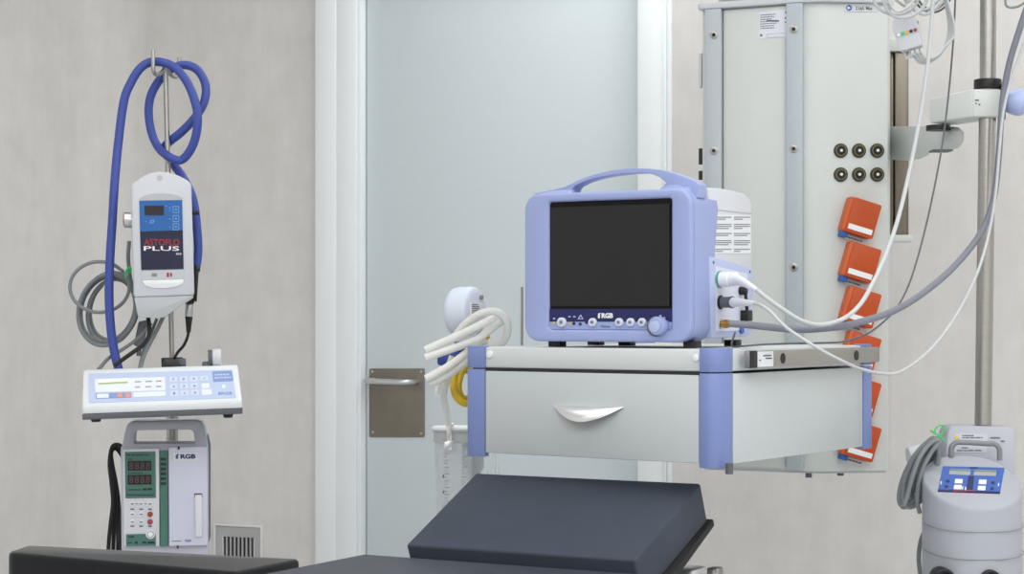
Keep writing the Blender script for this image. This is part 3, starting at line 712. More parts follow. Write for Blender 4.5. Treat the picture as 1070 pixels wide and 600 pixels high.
# side rail
rx = .016
ra = DF.x(783, 375, rx).y; rb = DF.x(919, 370, rx).y; rz1 = DF.x(850, 365, rx).z; rz0 = DF.x(850, 381.5, rx).z
rl = part('side_rail', box(N(), rx-.008, rx, ra, rb, rz0, rz1, .001), M_steel, du, DF, 'brushed steel equipment rail')
for px in (818, 895):
    q = DF.x(px, 374, rx); b = N(); cyl(b, (rx+.0006, q.y, (rz0+rz1)/2), (rx-.004, q.y, (rz0+rz1)/2), .0085); part('rail_hole', b, M_black, rl, DF)
    b = N(); cyl(b, (rx-.007, q.y, (rz0+rz1)/2), (-.002, q.y, (rz0+rz1)/2), .007); part('rail_spacer', b, M_steel, du, DF)
q0 = DF.x(784, 378, rx+.001).y; q1 = DF.x(791.5, 378, rx+.001).y; q2 = DF.x(808, 378, rx+.001).y
part('rail_end', box(N(), rx-.009, rx+.0012, q0, q1, rz0-.0005, rz1+.0005, .0008), M_black, rl, DF, 'black rail end stop')
lb = part('rail_label', box(N(), rx, rx+.0012, q1+.001, q2, rz0+.001, rz1-.001), M_label, rl, DF, 'small printed label')
b = N()
for yy, zz, ww in ((.35, .72, .5), (.5, .55, .4), (.1, .45, .1)): box(b, rx+.0012, rx+.0016, q1+(q2-q1)*yy, q1+(q2-q1)*(yy+ww), rz0+(rz1-rz0)*zz-.0014, rz0+(rz1-rz0)*zz+.0008)
part('label_print', b, M_ink, lb, DF)
for px, dy in ((762, .03),):
    q = DF.z(762, 492, zb-.003); b = N(); cyl(b, (q.x, q.y+.0, zb+.008), (q.x, q.y, zb-.008), .006); part('stud', b, M_dgrey, du, DF)
part('pendant_bracket', box(N(), -.43, -.31, DD-.004, .846, zb+.05, zc-.03, .006), M_alu, du, DF)
# rail at the left side holding the suction set
part('accessory_rail', box(N(), xl_-.022, xl_-.012, .08, DD-.02, zc-.06, zc-.03, .002), M_steel, du, DF)
for yy in (.14, .44): part('rail_spacer', cyl(N(), (xl_-.014, yy, zc-.045), (xl_+.004, yy, zc-.045), .008), M_steel, du, DF)

# ================================================================== PATIENT MONITOR
MF = Fr((at(722, 0, 2.97).x, 2.97, at(722, 358, 2.97).z), 31)
mo = thing('patient_monitor', 'lilac blue patient monitor with a dark blank screen and carry handle, on the drawer unit', 'monitor', MF)
Wm = -MF.y(547.8, 330).x; zt_ = MF.y(722, 196.5).z
depth_f = MF.x(744, 300).y
# front ring, with side back edge curving
outer = rrect(-Wm, 0, 0, zt_, .026, 8)
a = MF.y(573, 211.4); c = MF.y(701.4, 345)
inner = rrect(a.x, c.x, c.z, a.z, .005, 8)
i2 = [(x, z) for x, z in inner]
b = N(); ring(b, outer, inner, 0, .014, 'y', .0045, 3)
t = bmesh.new()
def yb(z):
    f = z/zt_; 
    return MF.x(749.5, 200).y*max(0, (f-.55)/.45)**1.4*0.40+depth_f*.97
A_ = [t.verts.new((x, .0138, z)) for x, z in outer]; B_ = [t.verts.new((x, .03, z)) for x, z in outer]
Cc = [t.verts.new((x*.996-.001, yb(z), z)) for x, z in outer]
for P_, Q_ in ((A_, B_), (B_, Cc)):
    for k in range(len(outer)): t.faces.new((P_[k], Q_[k], Q_[(k+1) % len(outer)], P_[(k+1) % len(outer)]))
t.faces.new(A_); t.faces.new(Cc[::-1]); fin(b, t, .003, 2, 50)
def roof(fp_, bp_):
    f3 = [MF.y(x, y, .010) for x, y in fp_]; b3 = [MF.y(x, y, .056) for x, y in bp_]
    f3 = [Vector((min(v.x, -.003), v.y, v.z)) for v in f3]; b3 = [Vector((min(v.x, -.0008), v.y, v.z)) for v in b3]
    hull(b, f3, b3, .0025, 2)
roof([(686, 201), (690, 197.2), (703, 196.8), (712, 197.4), (717, 201)], [(692, 201), (699, 188.5), (716, 184.8), (736, 191.4), (748, 201)])
roof([(556, 205), (566, 201.8), (586, 200.4), (596, 200.4), (600, 204)], [(566, 205), (580, 200), (596, 195), (603, 194), (607, 204)])
part('front_shell', b, M_mblue, mo, MF)
# carry handle: an arch standing along the top
hy0, hy1 = .026, .056
ho = [(556, 203), (575, 199), (590, 195.8), (605, 188), (622, 182), (640, 178), (657, 176.2), (675, 176), (690, 177.5), (702, 180.5), (713, 184), (724, 188.5), (734, 193), (740, 197.5), (742, 206)]
hi = [(596, 204), (599, 195), (603, 193), (609, 190), (622, 185.8), (640, 182.6), (657, 180.6), (671, 180.4), (681, 182), (688, 184.6), (693, 187.6), (696, 191), (697, 196), (697, 206)]
po = MF.yy(resample(ho, 36, False), hy0); pi_ = MF.yy(resample(hi, 36, False), hy0)
po = [(min(x, -.0005), z) for x, z in po]
b = N(); ring(b, po, pi_, hy0, hy1, 'y', .004, 3); part('carry_handle', b, M_mblue, mo, MF)
# screen
scr = part('screen_surround', prism(N(), [(x, z) for x, z in rrect(a.x-.001, c.x+.001, c.z-.001, a.z+.001, .006, 8)], .006, .0145), M_bezel, mo, MF)
s0_ = MF.y(575.5, 217, .005); s1_ = MF.y(699.6, 319.6, .005)
part('screen', prism(N(), roundpoly([(s0_.x, s1_.z), (s1_.x, s1_.z), (s1_.x, s0_.z), (s0_.x, s0_.z)], .002), .0045, .007), M_screen, scr, MF, 'dark grey blank screen')
n0 = MF.y(573, 323, .004); n1 = MF.y(701.4, 336.6, .004); n2 = MF.y(701.4, 345, .004)
ns = part('control_strip', box(N(), a.x+.0002, c.x-.0002, .0035, .008, n1.z, n0.z), M_navy, scr, MF, 'navy control strip')
part('lower_strip', box(N(), a.x+.0002, c.x-.0002, .0035, .008, c.z+.0004, n1.z), mat('strip_lilac', (150, 166, 214), .42), scr, MF, 'lilac lower strip')
def mdisc(nm, px, py, r, y0, y1, m, par, bev=0, lab=None): return part(nm, disc(MF, px, py, r, y0, y1, bev=bev), m, par, MF, lab)
for px in (586, 618.3, 646, 658, 670):
    r_ = 5.0 if px < 600 else 4.4
    kb = mdisc('button', px, 336.8, r_, -.002, .005, M_btn, mo, .0012, 'round pale button')
    mdisc('button_face', px, 336.8, r_*.62, -.0026, .0, M_mblue2, kb)
    if px in (586,): mdisc('power_mark', px, 336.8, 1.4, -.003, 0, M_ink, kb)
    else: part('button_mark', plate(MF, quad(px-1.3, 335.9, px+1.2, 337.8), -.003, 0), M_ink, kb, MF)
kn = mdisc('dial_ring', 685.2, 341.3, 10.6, -.001, .006, M_dgrey, mo)
kn = mdisc('rotary_dial', 685.0, 340.6, 9.9, -.016, .002, M_mblue, mo, .004, 'large lilac rotary dial')
mdisc('dial_face', 683.4, 341.4, 6.0, -.0175, -.01, M_mblue2, kn, .0005)
b = N()
for px, py in ((595, 331), (600, 331), (579, 333), (694, 332), (690, 330), (697, 336)): plate(MF, quad(px-1.1, py-.7, px+1.1, py+.7), .0028, .004, bm=b)
ring(b, MF.yy([(603.4, 333.6), (606.6, 328.8), (609.6, 333.6)], .0028), MF.yy([(604.8, 332.9), (606.6, 330.3), (608.3, 332.9)], .0028), .0028, .004)
part('panel_symbols', b, M_mblue2, ns, MF)
b = N()
for px, py in ((579, 337.5), (595.5, 337.8)): disc(MF, px, py, 1.4, .0024, .004, b, 10)
part('indicator', b, M_yellow, ns, MF, 'small yellow indicator')
b = N()
for px, py in ((599.5, 338.2), (606, 338.8), (612.6, 337)): disc(MF, px, py, 1.7, .0024, .004, b, 10)
part('indicator', b, M_inkd, ns, MF, 'small dark indicator')
logo(ns, MF, 625, 327.2, 640.6, 332.6, .0035, M_wprint, M_wprint)
part('model_print', text_px(MF, 'Vision', 627.5, 339.8, 637.5, 342.4, .0035), M_ink, scr, MF)
# rear housing
xh = -.004
def sx(px, py, c=xh): 
    v = MF.x(px, py, c); return (v.y, v.z)
prof = [(depth_f-.004, sx(745, 197)[1]), sx(751, 196.6), sx(768, 199.6), sx(778, 202.4), sx(784, 207.6), sx(786, 213), sx(786.2, 283), sx(786, 346), sx(780, 352), (depth_f-.004, sx(745, 352.6)[1])]
rh = part('rear_housing', prism(N(), prof, -Wm+.012, xh, 'x', .003, 2), M_white, mo, MF, 'white rear housing')
part('housing_seam', box(N(), -Wm+.02, xh+.0006, depth_f, sx(786, 220)[0]-.001, sx(760, 220.6)[1]-.0006, sx(760, 220.6)[1]+.0006), M_grey, rh, MF)
# warning label
def sidequad(pts, c): return [(MF.x(x, y, c).y, MF.x(x, y, c).z) for x, y in pts]
wl = part('warning_label', prism(N(), sidequad([(746.5, 224.4), (784.5, 225.4), (784.5, 265), (746, 265)], xh+.0006), xh-.0005, xh+.0006, 'x'), M_label, rh, MF, 'white label of small print')
b = N()
for cx0, cx1 in ((747.5, 764.5), (767, 783.8)):
    for y0, rows_ in ((226.5, 2), (234, 3), (243.5, 2), (251, 3), (260, 2)):
        for k in range(rows_):
            yy = y0+k*2.1; e = cx1 if k < rows_-1 else cx0+(cx1-cx0)*random.uniform(.3, .9)
            prism(b, sidequad([(cx0, yy), (e, yy), (e, yy+1.1), (cx0, yy+1.1)], xh+.0009), xh+.0004, xh+.0009, 'x')
part('label_print', b, mat('soft_ink', (136, 139, 148), .7), wl, MF)
# connector side panel
cpn = part('connector_panel', prism(N(), roundpoly(sidequad([(741.5, 267.5), (786.2, 281), (786, 346), (783, 351.5), (744, 353.5)], .002), [0, .004, .006, .006, 0]), -.03, .002, 'x', .002), M_mblue2, mo, MF, 'lilac connector panel')
part('port_plate', prism(N(), roundpoly(sidequad([(748, 278), (781, 286), (780, 345), (748.5, 346.5)], .0028), .003), .001, .0028, 'x'), mat('port_white', (214, 219, 236), .45), cpn, MF)
for px, py in ((746, 274.2), (784, 284)):
    v = MF.x(px, py, .003); part('screw', cyl(N(), (.001, v.y, v.z), (.0032, v.y, v.z), .0022), M_ink, cpn, MF)
ports = []
for px, py, r_, m in ((751.5, 292, .0135, mat('port_green', (70, 160, 140), .5)), (752.5, 316, .0115, M_black), (752.5, 338.5, .008, M_alu)):
    v = MF.x(px, py, .0028); ports.append(v)
    part('port', cyl(N(), (.002, v.y, v.z), (.005, v.y, v.z), r_, bev=.0006), m, cpn, MF)
# feet
for px, py, dx in ((573.5, 358.5, 0), (727-7, 359.5, 0)):
    v = MF.y(px, py, .02)
for xx, yy in ((-Wm+.045, .03), (-.012, .03), (-Wm+.03, .19), (-.02, .2), (-Wm+.10, .17)):
    b = N(); box(b, xx-.011, xx+.011, yy-.011, yy+.011, -.0088, .002, .001); part('foot', b, M_black, mo, MF)
b = N(); cyl(b, (-Wm-.004, .09, .004), (-Wm+.02, .09, .009), .0065, bev=.001); part('side_plug', b, M_white, mo, MF)
# stray black leads inside the panel
b = N(); v = MF.x(774, 304, .004); cyl(b, (.002, v.y, v.z), (.014, v.y+.001, v.z), .007)
v2 = MF.x(777, 330, .004); box(b, .002, .016, v2.y-.011, v2.y+.011, v2.z-.009, v2.z+.009, .002)
tube(b, [(.012, v.y, v.z), (.013, v.y+.002, v.z-.02), (.011, v2.y, v2.z)], .003, 8)
part('side_connector', b, M_black, mo, MF, 'black side connectors')
v3 = MF.x(775, 345, .004); part('side_port', cyl(N(), (.002, v3.y, v3.z), (.006, v3.y, v3.z), .006), M_tpanel, mo, MF)

# ================================================================== PENDANT COLUMN
A0 = at(734, 330, 3.87); pd = Vector((math.cos(R(25)), -math.sin(R(25)), 0))
GF = Fr((A0.x, A0.y, 0), 25)
g = lambda px, d=0: GF.y(px, 330, d)
zcb = GF.y(738, 489).z; zct = GF.y(738, 10.5).z
xB = g(841).x; B0 = GF.M @ Vector((xB, 0, 0))
def isect(px, o, yaw):   # world point on vertical plane through o, direction yaw
    f = Fr((o.x, o.y, 0), yaw); v = f.y(px, 330, 0); return f.M @ v
B1 = isect(857, B0, 15)
B2 = isect(927.5, B1, -7)
L = lambda w_: (lambda v: (v.x, v.y))(GF.I @ w_)
plan = [(0, 0), (xB, 0), L(B1), L(B2), (L(B2)[0]-.01, L(B2)[1]+.06), (L(B2)[0]-.06, .26), (.05, .26), (0, .21)]
pn = thing('ceiling_pendant', 'tall white ceiling pendant with a row of orange sockets, behind the monitor', 'ceiling pendant', GF)
pn['kind'] = 'thing'
# front recess between the rails
body_plan = [(0, 0), (g(738.5).x, 0), (g(738.5).x, .004), (g(823).x, .004), (g(823).x, 0)]+plan[1:]
part('body', prism(N(), body_plan, zcb, zct, 'z', .0012), M_cream, pn, GF)
part('front_cover', box(N(), g(755.5).x, g(822.5).x, -.0015, .01, zcb+.004, zct-.002, .004), M_cream, pn, GF)
for x0, x1, xs, ys in ((738.5, 755.2, 746, (36.5, 157.5)), (823.2, 840.2, 829.5, (30.5, 155.5, 279.5))):
    rr = part('profile_strip', box(N(), g(x0).x, g(x1).x, -.012, .004, zcb+.002, zct-.0005, .0012), M_profile, pn, GF, 'blue grey aluminium strip')
    for yy in ys:
        q = GF.y(xs, yy, -.012); b = N(); cyl(b, (q.x, -.0132, q.z), (q.x, -.011, q.z), .0088, bev=.0008); sc = part('screw', b, M_steel, rr, GF)
        b = N(); cyl(b, (q.x, -.0136, q.z), (q.x, -.012, q.z), .0042, seg=6); part('screw_socket', b, M_black, sc, GF)
cpl = [(-.008, -.013), (xB+.002, -.011)]+[(x+.004, y-.012) for x, y in (L(B1), L(B2))]+[(plan[4][0]+.008, plan[4][1]), (plan[5][0], .27), (.04, .27), (-.008, .22)]
part('top_cap', prism(N(), roundpoly(cpl, .012), zct, zct+.0135, 'z', .003), M_white, pn, GF)
part('bottom_plate', prism(N(), [(x*.98+.003, y*.96+.005) for x, y in plan], zcb-.004, zcb+.001, 'z'), M_grey, pn, GF)
hd = part('upper_housing', box(N(), .03, xB-.01, -.006, .22, zct+.0135, zct+.26, .01), M_cream, pn, GF)
part('upper_lettering', text('Typ: 600', g(773).x, g(797).x, GF.y(780, 1.2, -.006).z, GF.y(780, -7, -.006).z, -.0062), M_inkd, hd, GF)
part('ceiling_tube', cyl(N(), (.15, .13, zct+.25), (.15, .13, H-.06), .06, seg=32), M_cream, pn, GF)
part('ceiling_flange', cyl(N(), (.15, .13, H-.06), (.15, .13, H-.0005), .13, seg=32, bev=.008), M_white, pn, GF)
# rating label
rl_ = part('rating_label', plate(GF, [(793, 12.5), (823, 10), (823, 39), (793, 40.5)], -.0022, .0), mat('rating_paper', (222, 226, 236), .6), pn, GF, 'white rating label')
b = N(); a_ = GF.y(794.5, 31, -.0024); c_ = GF.y(812, 13.5, -.0024); lines(b, a_.x, c_.x, a_.z, c_.z, 7, -.0026, -.002, .35, True, .5)
plate(GF, quad(801, 21, 814, 22.6), -.0027, -.002, bm=b); plate(GF, quad(820.4, 11.5, 822.4, 14.2), -.0027, -.002, bm=b); plate(GF, quad(794.2, 35.8, 796.4, 38), -.0027, -.002, bm=b)
plate(GF, quad(820, 18, 822.6, 19.6), -.0027, -.002, bm=b); plate(GF, quad(820, 22.4, 822.6, 23.6), -.0027, -.002, bm=b)
part('label_print', b, M_ink, rl_, GF)
b = N(); a_ = GF.y(801, 39.6, -.0024); c_ = GF.y(822.6, 34, -.0024); ring(b, [(a_.x, a_.z), (c_.x, a_.z), (c_.x, c_.z), (a_.x, c_.z)], [(a_.x+.001, a_.z+.001), (c_.x-.001, a_.z+.001), (c_.x-.001, c_.z-.001), (a_.x+.001, c_.z-.001)], -.0026, -.002)
part('label_box', b, M_grey, rl_, GF)
# left flange marks
xf = g(729).x
part('side_flange', box(N(), g(731).x, .004, .02, .03, zcb+.1, zct-.05, .002), M_cream, pn, GF)
for y0, y1, m in ((155, 172, M_black), (178.5, 188, M_black)):
    q0 = GF.y(730, y1, .018); q1 = GF.y(733.4, y0, .018); part('flange_slot', box(N(), q0.x, q1.x, .0185, .022, q0.z, q1.z), m, pn, GF)
q0 = GF.y(729.5, 92, .012); q1 = GF.y(733, 55, .012); part('flange_latch', box(N(), q0.x, q1.x, .012, .021, q0.z, q1.z, .002), M_white, pn, GF)
# right face frame
SFc = Fr((B1.x, B1.y, 0), -7)
ox = [(SFc.y(x, y, 0).x, SFc.y(x, y, 0).z) for y in (157.5, 182.5) for x in (878.3, 897.3, 916.3)]
for k, (x, z) in enumerate(ox):
    so = part('gas_outlet', cyl(N(), (x, .002, z), (x, -.004, z), .0142, bev=.001), M_dgreen, pn, SFc, 'round dark outlet with gold ring')
    b = N(); ring(b, [(x+.0108*math.cos(2*PI*i/24), z+.0108*math.sin(2*PI*i/24)) for i in range(24)], [(x+.0094*math.cos(2*PI*i/24), z+.0094*math.sin(2*PI*i/24)) for i in range(24)], -.006, -.003)
    part('outlet_ring', b, M_gold, so, SFc)
    part('outlet_core', cyl(N(), (x, -.003, z), (x, -.0048, z), .0078), M_black, so, SFc)
    part('outlet_pin', cyl(N(), (x, -.003, z), (x, -.008, z), .0028, bev=.0006), M_wprint, so, SFc)
lp = part('type_plate', plate(SFc, [(882.5, 4), (918, 3.4), (918, 12.2), (882.5, 12.6)], -.0012, .001), mat('type_plate_grey', (206, 211, 212), .5), pn, SFc)
part('certificate_mark', disc(SFc, 887.2, 8.2, 3.1, -.0018, 0), M_tpanel, lp, SFc, 'round blue mark')
part('certificate_arrow', plate(SFc, [(885.6, 6.4), (889, 8.2), (885.6, 10)], -.0022, -.001), M_wprint, lp, SFc)
b = text_px(SFc, '2.16A', 894, 6.8, 903, 10.4, -.0012); merge(b, text_px(SFc, 'Max', 905, 6.8, 911.5, 10.4, -.0012)); part('type_lettering', b, M_ink, lp, SFc)
# orange sockets
for k in range(6):
    cx, cy = 898.0, 228+46.55*k
    c = SFc.y(cx, cy, -.012)
    OF = SFc.sub((c.x, 0, c.z), ry=16.5)
    s = part('power_socket', prism(N(), rrect(-.0335, .0325, -.035, .035, .005, 4), -.026, .0012, 'y', .003, 3), M_orangel, pn, OF, 'orange lidded power socket, %s of the column' % ('first', 'second', 'third', 'fourth', 'fifth', 'lowest')[k])
    part('socket_lid', prism(N(), rrect(-.026, .0325, -.035, .035, .004, 4), -.0285, -.02, 'y', .0015), M_orange, s, OF)
    part('label_strip', box(N(), -.022, .028, -.0292, -.028, -.028, -.0175), M_wprint, s, OF)
    part('blue_tab', box(N(), -.030, -.016, -.022, .0, -.0455, -.034, .001), M_bluetab, s, OF)
    part('caption_plate', box(N(), -.014, .026, -.003, .0008, -.046, -.037), M_label, s, OF)
    b = N(); lines(b, -.012, .022, -.044, -.039, 1, -.0034, -.002, .6); part('caption_print', b, M_ink, s, OF)
# bottom studs
for px, py in ((840.5, 497), (874, 495)):
    q = GF.z(px, py-2, zcb-.004); 
    part('stud', cyl(N(), (q.x, q.y+.03, zcb), (q.x, q.y+.03, zcb-.014), .0065), M_dgrey, pn, GF)
# steel equipment rail at the back right
e0 = at(928, 330, 3.98); e1 = at(952.5, 330, 3.98); EF = Fr((e0.x, 3.98, 0), 0); wd = e1.x-e0.x
ez1 = EF.y(940, 54).z; ez0 = EF.y(940, 245.5).z
er = part('equipment_rail', prism(N(), [(-.06, .02), (-.06, 0), (.006, 0), (.008, .012), (.013, .012), (.015, .002), (.034, .0), (wd-.006, .002), (wd-.002, .02)], ez0-.01, ez1+.01, 'z', .0008), M_brn, pn, EF, 'brown grey steel equipment rail')
for z0, z1 in ((ez1, EF.y(940, 41).z), (EF.y(940, 253).z, ez0)):
    part('rail_end_cap', box(N(), -.06, wd+.001, -.008, .03, z0, z1, .003), M_cream, pn, EF)
# cast arm from the rail to the elbow
JY = 3.5
b = N(); Q = []
for px, py0, py1, Y in ((926, 132, 166.5, 3.95), (948, 132, 168, 3.82), (962, 132, 166, 3.71), (975, 132, 159, 3.61), (990, 132, 156.5, 3.54), (1001, 133, 155, 3.515), (1006, 137, 149, 3.51)):
    p0 = at(px, py0, Y); p1 = at(px, py1, Y); Q.append(((p0+p1)/2, (p0.z-p1.z)/2))
t = bmesh.new(); rows = []
for c_, r_ in Q: rows.append([t.verts.new(c_+Vector((0, math.cos(2*PI*k/28)*min(r_, .034)*1.05, math.sin(2*PI*k/28)*r_))) for k in range(28)])
for a_, c_ in zip(rows, rows[1:]):
    for k in range(28): t.faces.new((a_[k], a_[(k+1) % 28], c_[(k+1) % 28], c_[k]))
t.faces.new(rows[0][::-1]); t.faces.new(rows[-1]); fin(b, t)
arm = part('lower_arm', b, M_cream, pn, W0)
jb = at(983, 129.5, JY)
b = N(); cyl(b, (jb.x, JY+.022, jb.z-.010), (jb.x, JY+.022, jb.z-.0008), .022); part('elbow_joint', b, M_black, pn, W0)
b = N(); q = at(983, 157.5, JY); box(b, q.x-.02, q.x+.016, JY-.03, JY+.01, q.z-.003, q.z+.0005, .001); part('dark_arm_gap', b, M_dgrey, pn, W0)  # dark strip drawn in for the dark gap beneath the arm

# ================================================================== SUPPORT POLE (right)
PY = 3.46
pp = at(1033, 90, PY); UF = Fr((pp.x, PY, 0), 0)
po_ = thing('support_pole', 'thick steel pole at the right with a white arm and pale blue knob', 'pole', UF)
pr = .0152
zbk = CZ+(HY-445.0)/F_PX*(3.32+.12)   # top of the unit the pole stands on
part('pole', cyl(N(), (at(1027.3, 440, PY).x-pp.x, 0, zbk+.0005), (at(1032.2, 90, PY).x-pp.x, 0, at(1032, 90, PY).z), pr, seg=32), M_steel, po_)
part('upper_tube', cyl(N(), (at(1032.2, 91, PY).x-pp.x, 0, at(1032, 91, PY).z), (at(1033, -160, PY).x-pp.x, 0, at(1032, -160, PY).z), .0146, seg=32), M_steel, po_)
zc0 = at(0, 93, PY).z; zc1 = at(0, 83, PY).z
part('collar', cyl(N(), (at(1032, 0, PY).x-pp.x, 0, zc0), (at(1032, 0, PY).x-pp.x, 0, zc1), .0245, seg=32, bev=.002), M_black, po_)
# upper arm: box from elbow to the pole
a0 = at(970.5, 103, JY); a1 = at(971, 128, JY)
e0 = at(1013, 94, PY+.02); e1 = at(1046, 122, PY-.03)
b = N()
zA0, zA1 = at(0, 129, JY).z, at(0, 103, JY).z
zE0, zE1 = at(0, 122.5, PY-.02).z, at(0, 93, PY-.02).z
xe0 = at(1016, 0, PY-.02).x; xe1 = at(1046, 0, PY-.02).x
xs0 = at(970.5, 0, JY).x
hull(b, [Vector((xs0, JY, zA0)), Vector((xs0, JY, zA1)), Vector((xs0+.05, JY+.045, zA1)), Vector((xs0+.05, JY+.045, zA0))],
        [Vector((xe0, PY-.024, zE0)), Vector((xe0, PY-.024, zE1)), Vector((xe1, PY+.03, zE1)), Vector((xe1, PY+.03, zE0))], .005)
prism(b, [(xe0, PY-.024), (xe1, PY-.024), (xe1, PY+.03), (xe0, PY+.03)], zE0, zE1, 'z', .005)
ua = part('upper_arm', b, M_cream, po_, W0, 'white upper arm')
q = at(1013, 106, PY+.03)
AFm = Fr((xe0, PY-.0245, 0), 0)
b = N()
for x, y, w_ in ((1019, 104, 4), (1019.4, 107.5, 1.4), (1022.5, 108.5, 2)): plate(AFm, quad(x, y, x+w_, y+1.4), -.0005, .001, bm=b)
part('arm_print', b, M_ink, ua, AFm)
kx0 = at(1046, 0, PY).x; kz = at(0, 107, PY).z
lathe_b = N(); lathe(lathe_b, (kx0+.003, PY, kz), (1, 0, 0), [(.010, 0), (.016, .004), (.021, .014), (.0245, .025), (.0235, .034), (.018, .042), (.008, .046)])
kb = part('clamp_knob', lathe_b, M_knob, po_, W0, 'pale blue clamp knob')
part('knob_screw', cyl(N(), (kx0-.004, PY, kz), (kx0+.004, PY, kz), .006), M_chrome, kb, W0)
part('knob_plate', box(N(), kx0, kx0+.0035, PY-.02, PY+.025, zE0-.004, zE1+.01, .001), M_dgrey, po_, W0)
# hanger bar above the frame for the leads
hz = at(0, -49, 3.39).z; hx = at(952, 0, 3.39).x
b = N(); tube(b, [(pp.x, PY, hz+.05), (pp.x-.05, PY+.03, hz+.05), (hx+.02, PY+.05, hz+.045), (hx, PY+.035, hz+.02), (hx, PY, hz), (hx, PY-.08, hz), (hx, PY-.15, hz), (hx, PY-.168, hz+.014)], .005, 10); part('lead_hook', b, M_steel, po_, W0)

# ================================================================== TOURNIQUET UNIT (right bottom)
TY = 3.32
tc = at(1015.6, 505, TY); QF = Fr((tc.x, TY, at(0, 640, TY-.08).z), -2)
tq = thing('tourniquet_unit', 'white rounded control unit with blue panel and grey handle, at bottom right', 'medical device', QF)
ra_ = .0845; 
def topz(y):   # sloping top plane, local y from -ra to +ra
    return None
yF, yBk = -.078, .075
zF = QF.y(1015, 531, yF).z; zB = QF.y(1015, 476, yBk).z
slope = (zB-zF)/(yBk-yF)
zt_at = lambda y: zF+(y-yF)*slope
n = 56
def sup(k, rx_, ry_, e=2.15):
    c_, s_ = math.cos(2*PI*k/n), math.sin(2*PI*k/n)
    return rx_*math.copysign(abs(c_)**(2/e), c_), ry_*math.copysign(abs(s_)**(2/e), s_)
t = bmesh.new()
lv = []
prof = [(1.0, 'b', 0), (1.0, 'm', .0), (1.0, 't', -.007), (.985, 't', -.003), (.95, 't', 0)]
for s_, kd, off in prof:
    row = []
    for k in range(n):
        x, y = sup(k, ra_*s_, .078*s_)
        z = 0.0 if kd == 'b' else (.03 if kd == 'm' else zt_at(y)+off)
        row.append(t.verts.new((x, y, z)))
    lv.append(row)
for a_, c_ in zip(lv, lv[1:]):
    for k in range(n): t.faces.new((a_[k], a_[(k+1) % n], c_[(k+1) % n], c_[k]))
t.faces.new(lv[0][::-1]); t.faces.new(lv[-1]); b = N(); fin(b, t)
bd = part('body_shell', b, M_tbody, tq, QF, smooth=50)
q0z = -QF.M.translation.z
b = N(); cyl(b, (0, 0, q0z+.09), (0, 0, .001), .03); part('stand_column', b, M_steel, tq, QF)
b = N()
for k in range(5):
    a = R(72*k+36); e = Vector((math.cos(a)*.28, math.sin(a)*.28, q0z+.075)); tube(b, [Vector((0, 0, q0z+.12)), Vector((math.cos(a)*.12, math.sin(a)*.12, q0z+.1)), e], .015, 10, 4)
cyl(b, (0, 0, q0z+.08), (0, 0, q0z+.17), .036, bev=.004); part('base', b, M_alu, tq, QF)
for k in range(5):
    a = R(72*k+36); c = Vector((math.cos(a)*.28, math.sin(a)*.28, q0z+.032)); u = Vector((-math.sin(a), math.cos(a), 0))
    b = N(); cyl(b, c-u*.012, c+u*.012, .032, bev=.004); cyl(b, c+Vector((0, 0, .02)), c+Vector((0, 0, .046)), .008); part('caster', b, M_rubber, tq, QF)
# seams across the front
for ys, ye in ((556.5, 546), (585.5, 573.5)):
    P = []
    for k in range(17):
        a_ = R(180+180*k/16); c_, s_ = math.cos(a_), math.sin(a_)
        x = ra_*math.copysign(abs(c_)**.8, c_)*1.0; y = .078*math.copysign(abs(s_)**.8, s_)
        f = abs(s_)
        P.append(Vector((x, y, QF.y(1015, ye+(ys-ye)*f, -.078*f).z)))
    part('shell_seam', tube(N(), P, .0008, 6, 2), M_handle, bd, QF)
SLP = QF.sub((0, yF, zF), rx=-(90-math.degrees(math.atan(slope))))   # plane frame: local y = into the shell
panel = part('control_panel', plate(SLP, [(985.2, 487.2), (1050, 488.8), (1044.8, 515.6), (979.8, 513.4)], -.001, .003, 0, .002), M_tpanel, tq, SLP, 'blue control panel')
for pts in ([(992.8, 489.8), (1014.6, 490.6), (1013.6, 496.6), (991.6, 495.6)], [(1018.5, 490.8), (1041.6, 491.4), (1040.6, 497.4), (1017, 496.8)]):
    part('lcd', plate(SLP, pts, -.0016, 0), M_lcd, panel, SLP, 'grey display window')
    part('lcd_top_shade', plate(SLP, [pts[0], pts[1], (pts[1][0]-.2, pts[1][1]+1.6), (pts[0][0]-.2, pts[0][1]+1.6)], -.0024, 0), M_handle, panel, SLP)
for x, y in ((998, 500.4), (997, 506.6), (1023, 501.2), (1022, 507.6)):
    part('key', plate(SLP, [(x, y), (x+8, y+.2), (x+7.6, y+4.6), (x-.5, y+4.4)], -.002, 0, .0004), M_wprint, panel, SLP, 'white membrane key')
for x, y in ((988.6, 501.4), (987.2, 507), (1035.8, 503), (1035, 509)): part('arrow_key', plate(SLP, [(x, y), (x+3.6, y+.1), (x+3.3, y+2.6), (x-.3, y+2.5)], -.0016, 0), M_navy, panel, SLP)
part('centre_field', plate(SLP, [(1012, 497.4), (1018, 497.6), (1016.6, 511.4), (1009.6, 511)], -.0016, 0), M_navy, panel, SLP)
part('top_mark', plate(SLP, [(1013.4, 488.2), (1021.6, 488.4), (1021.4, 489.4), (1013.2, 489.2)], -.0016, 0), M_navy, panel, SLP)
b = N()
for x, y in ((983, 503), (1043, 505), (1005.5, 508.4), (1008.6, 509)): plate(SLP, [(x, y), (x+1.2, y), (x+.8, y+3), (x-.4, y+3)], -.0016, 0, bm=b)
part('panel_print', b, M_wprint, panel, SLP)
part('lower_band', plate(SLP, [(980.2, 511.4), (1045.4, 513.8), (1044.8, 515.6), (979.8, 513.4)], -.0016, 0), M_navy, panel, SLP)
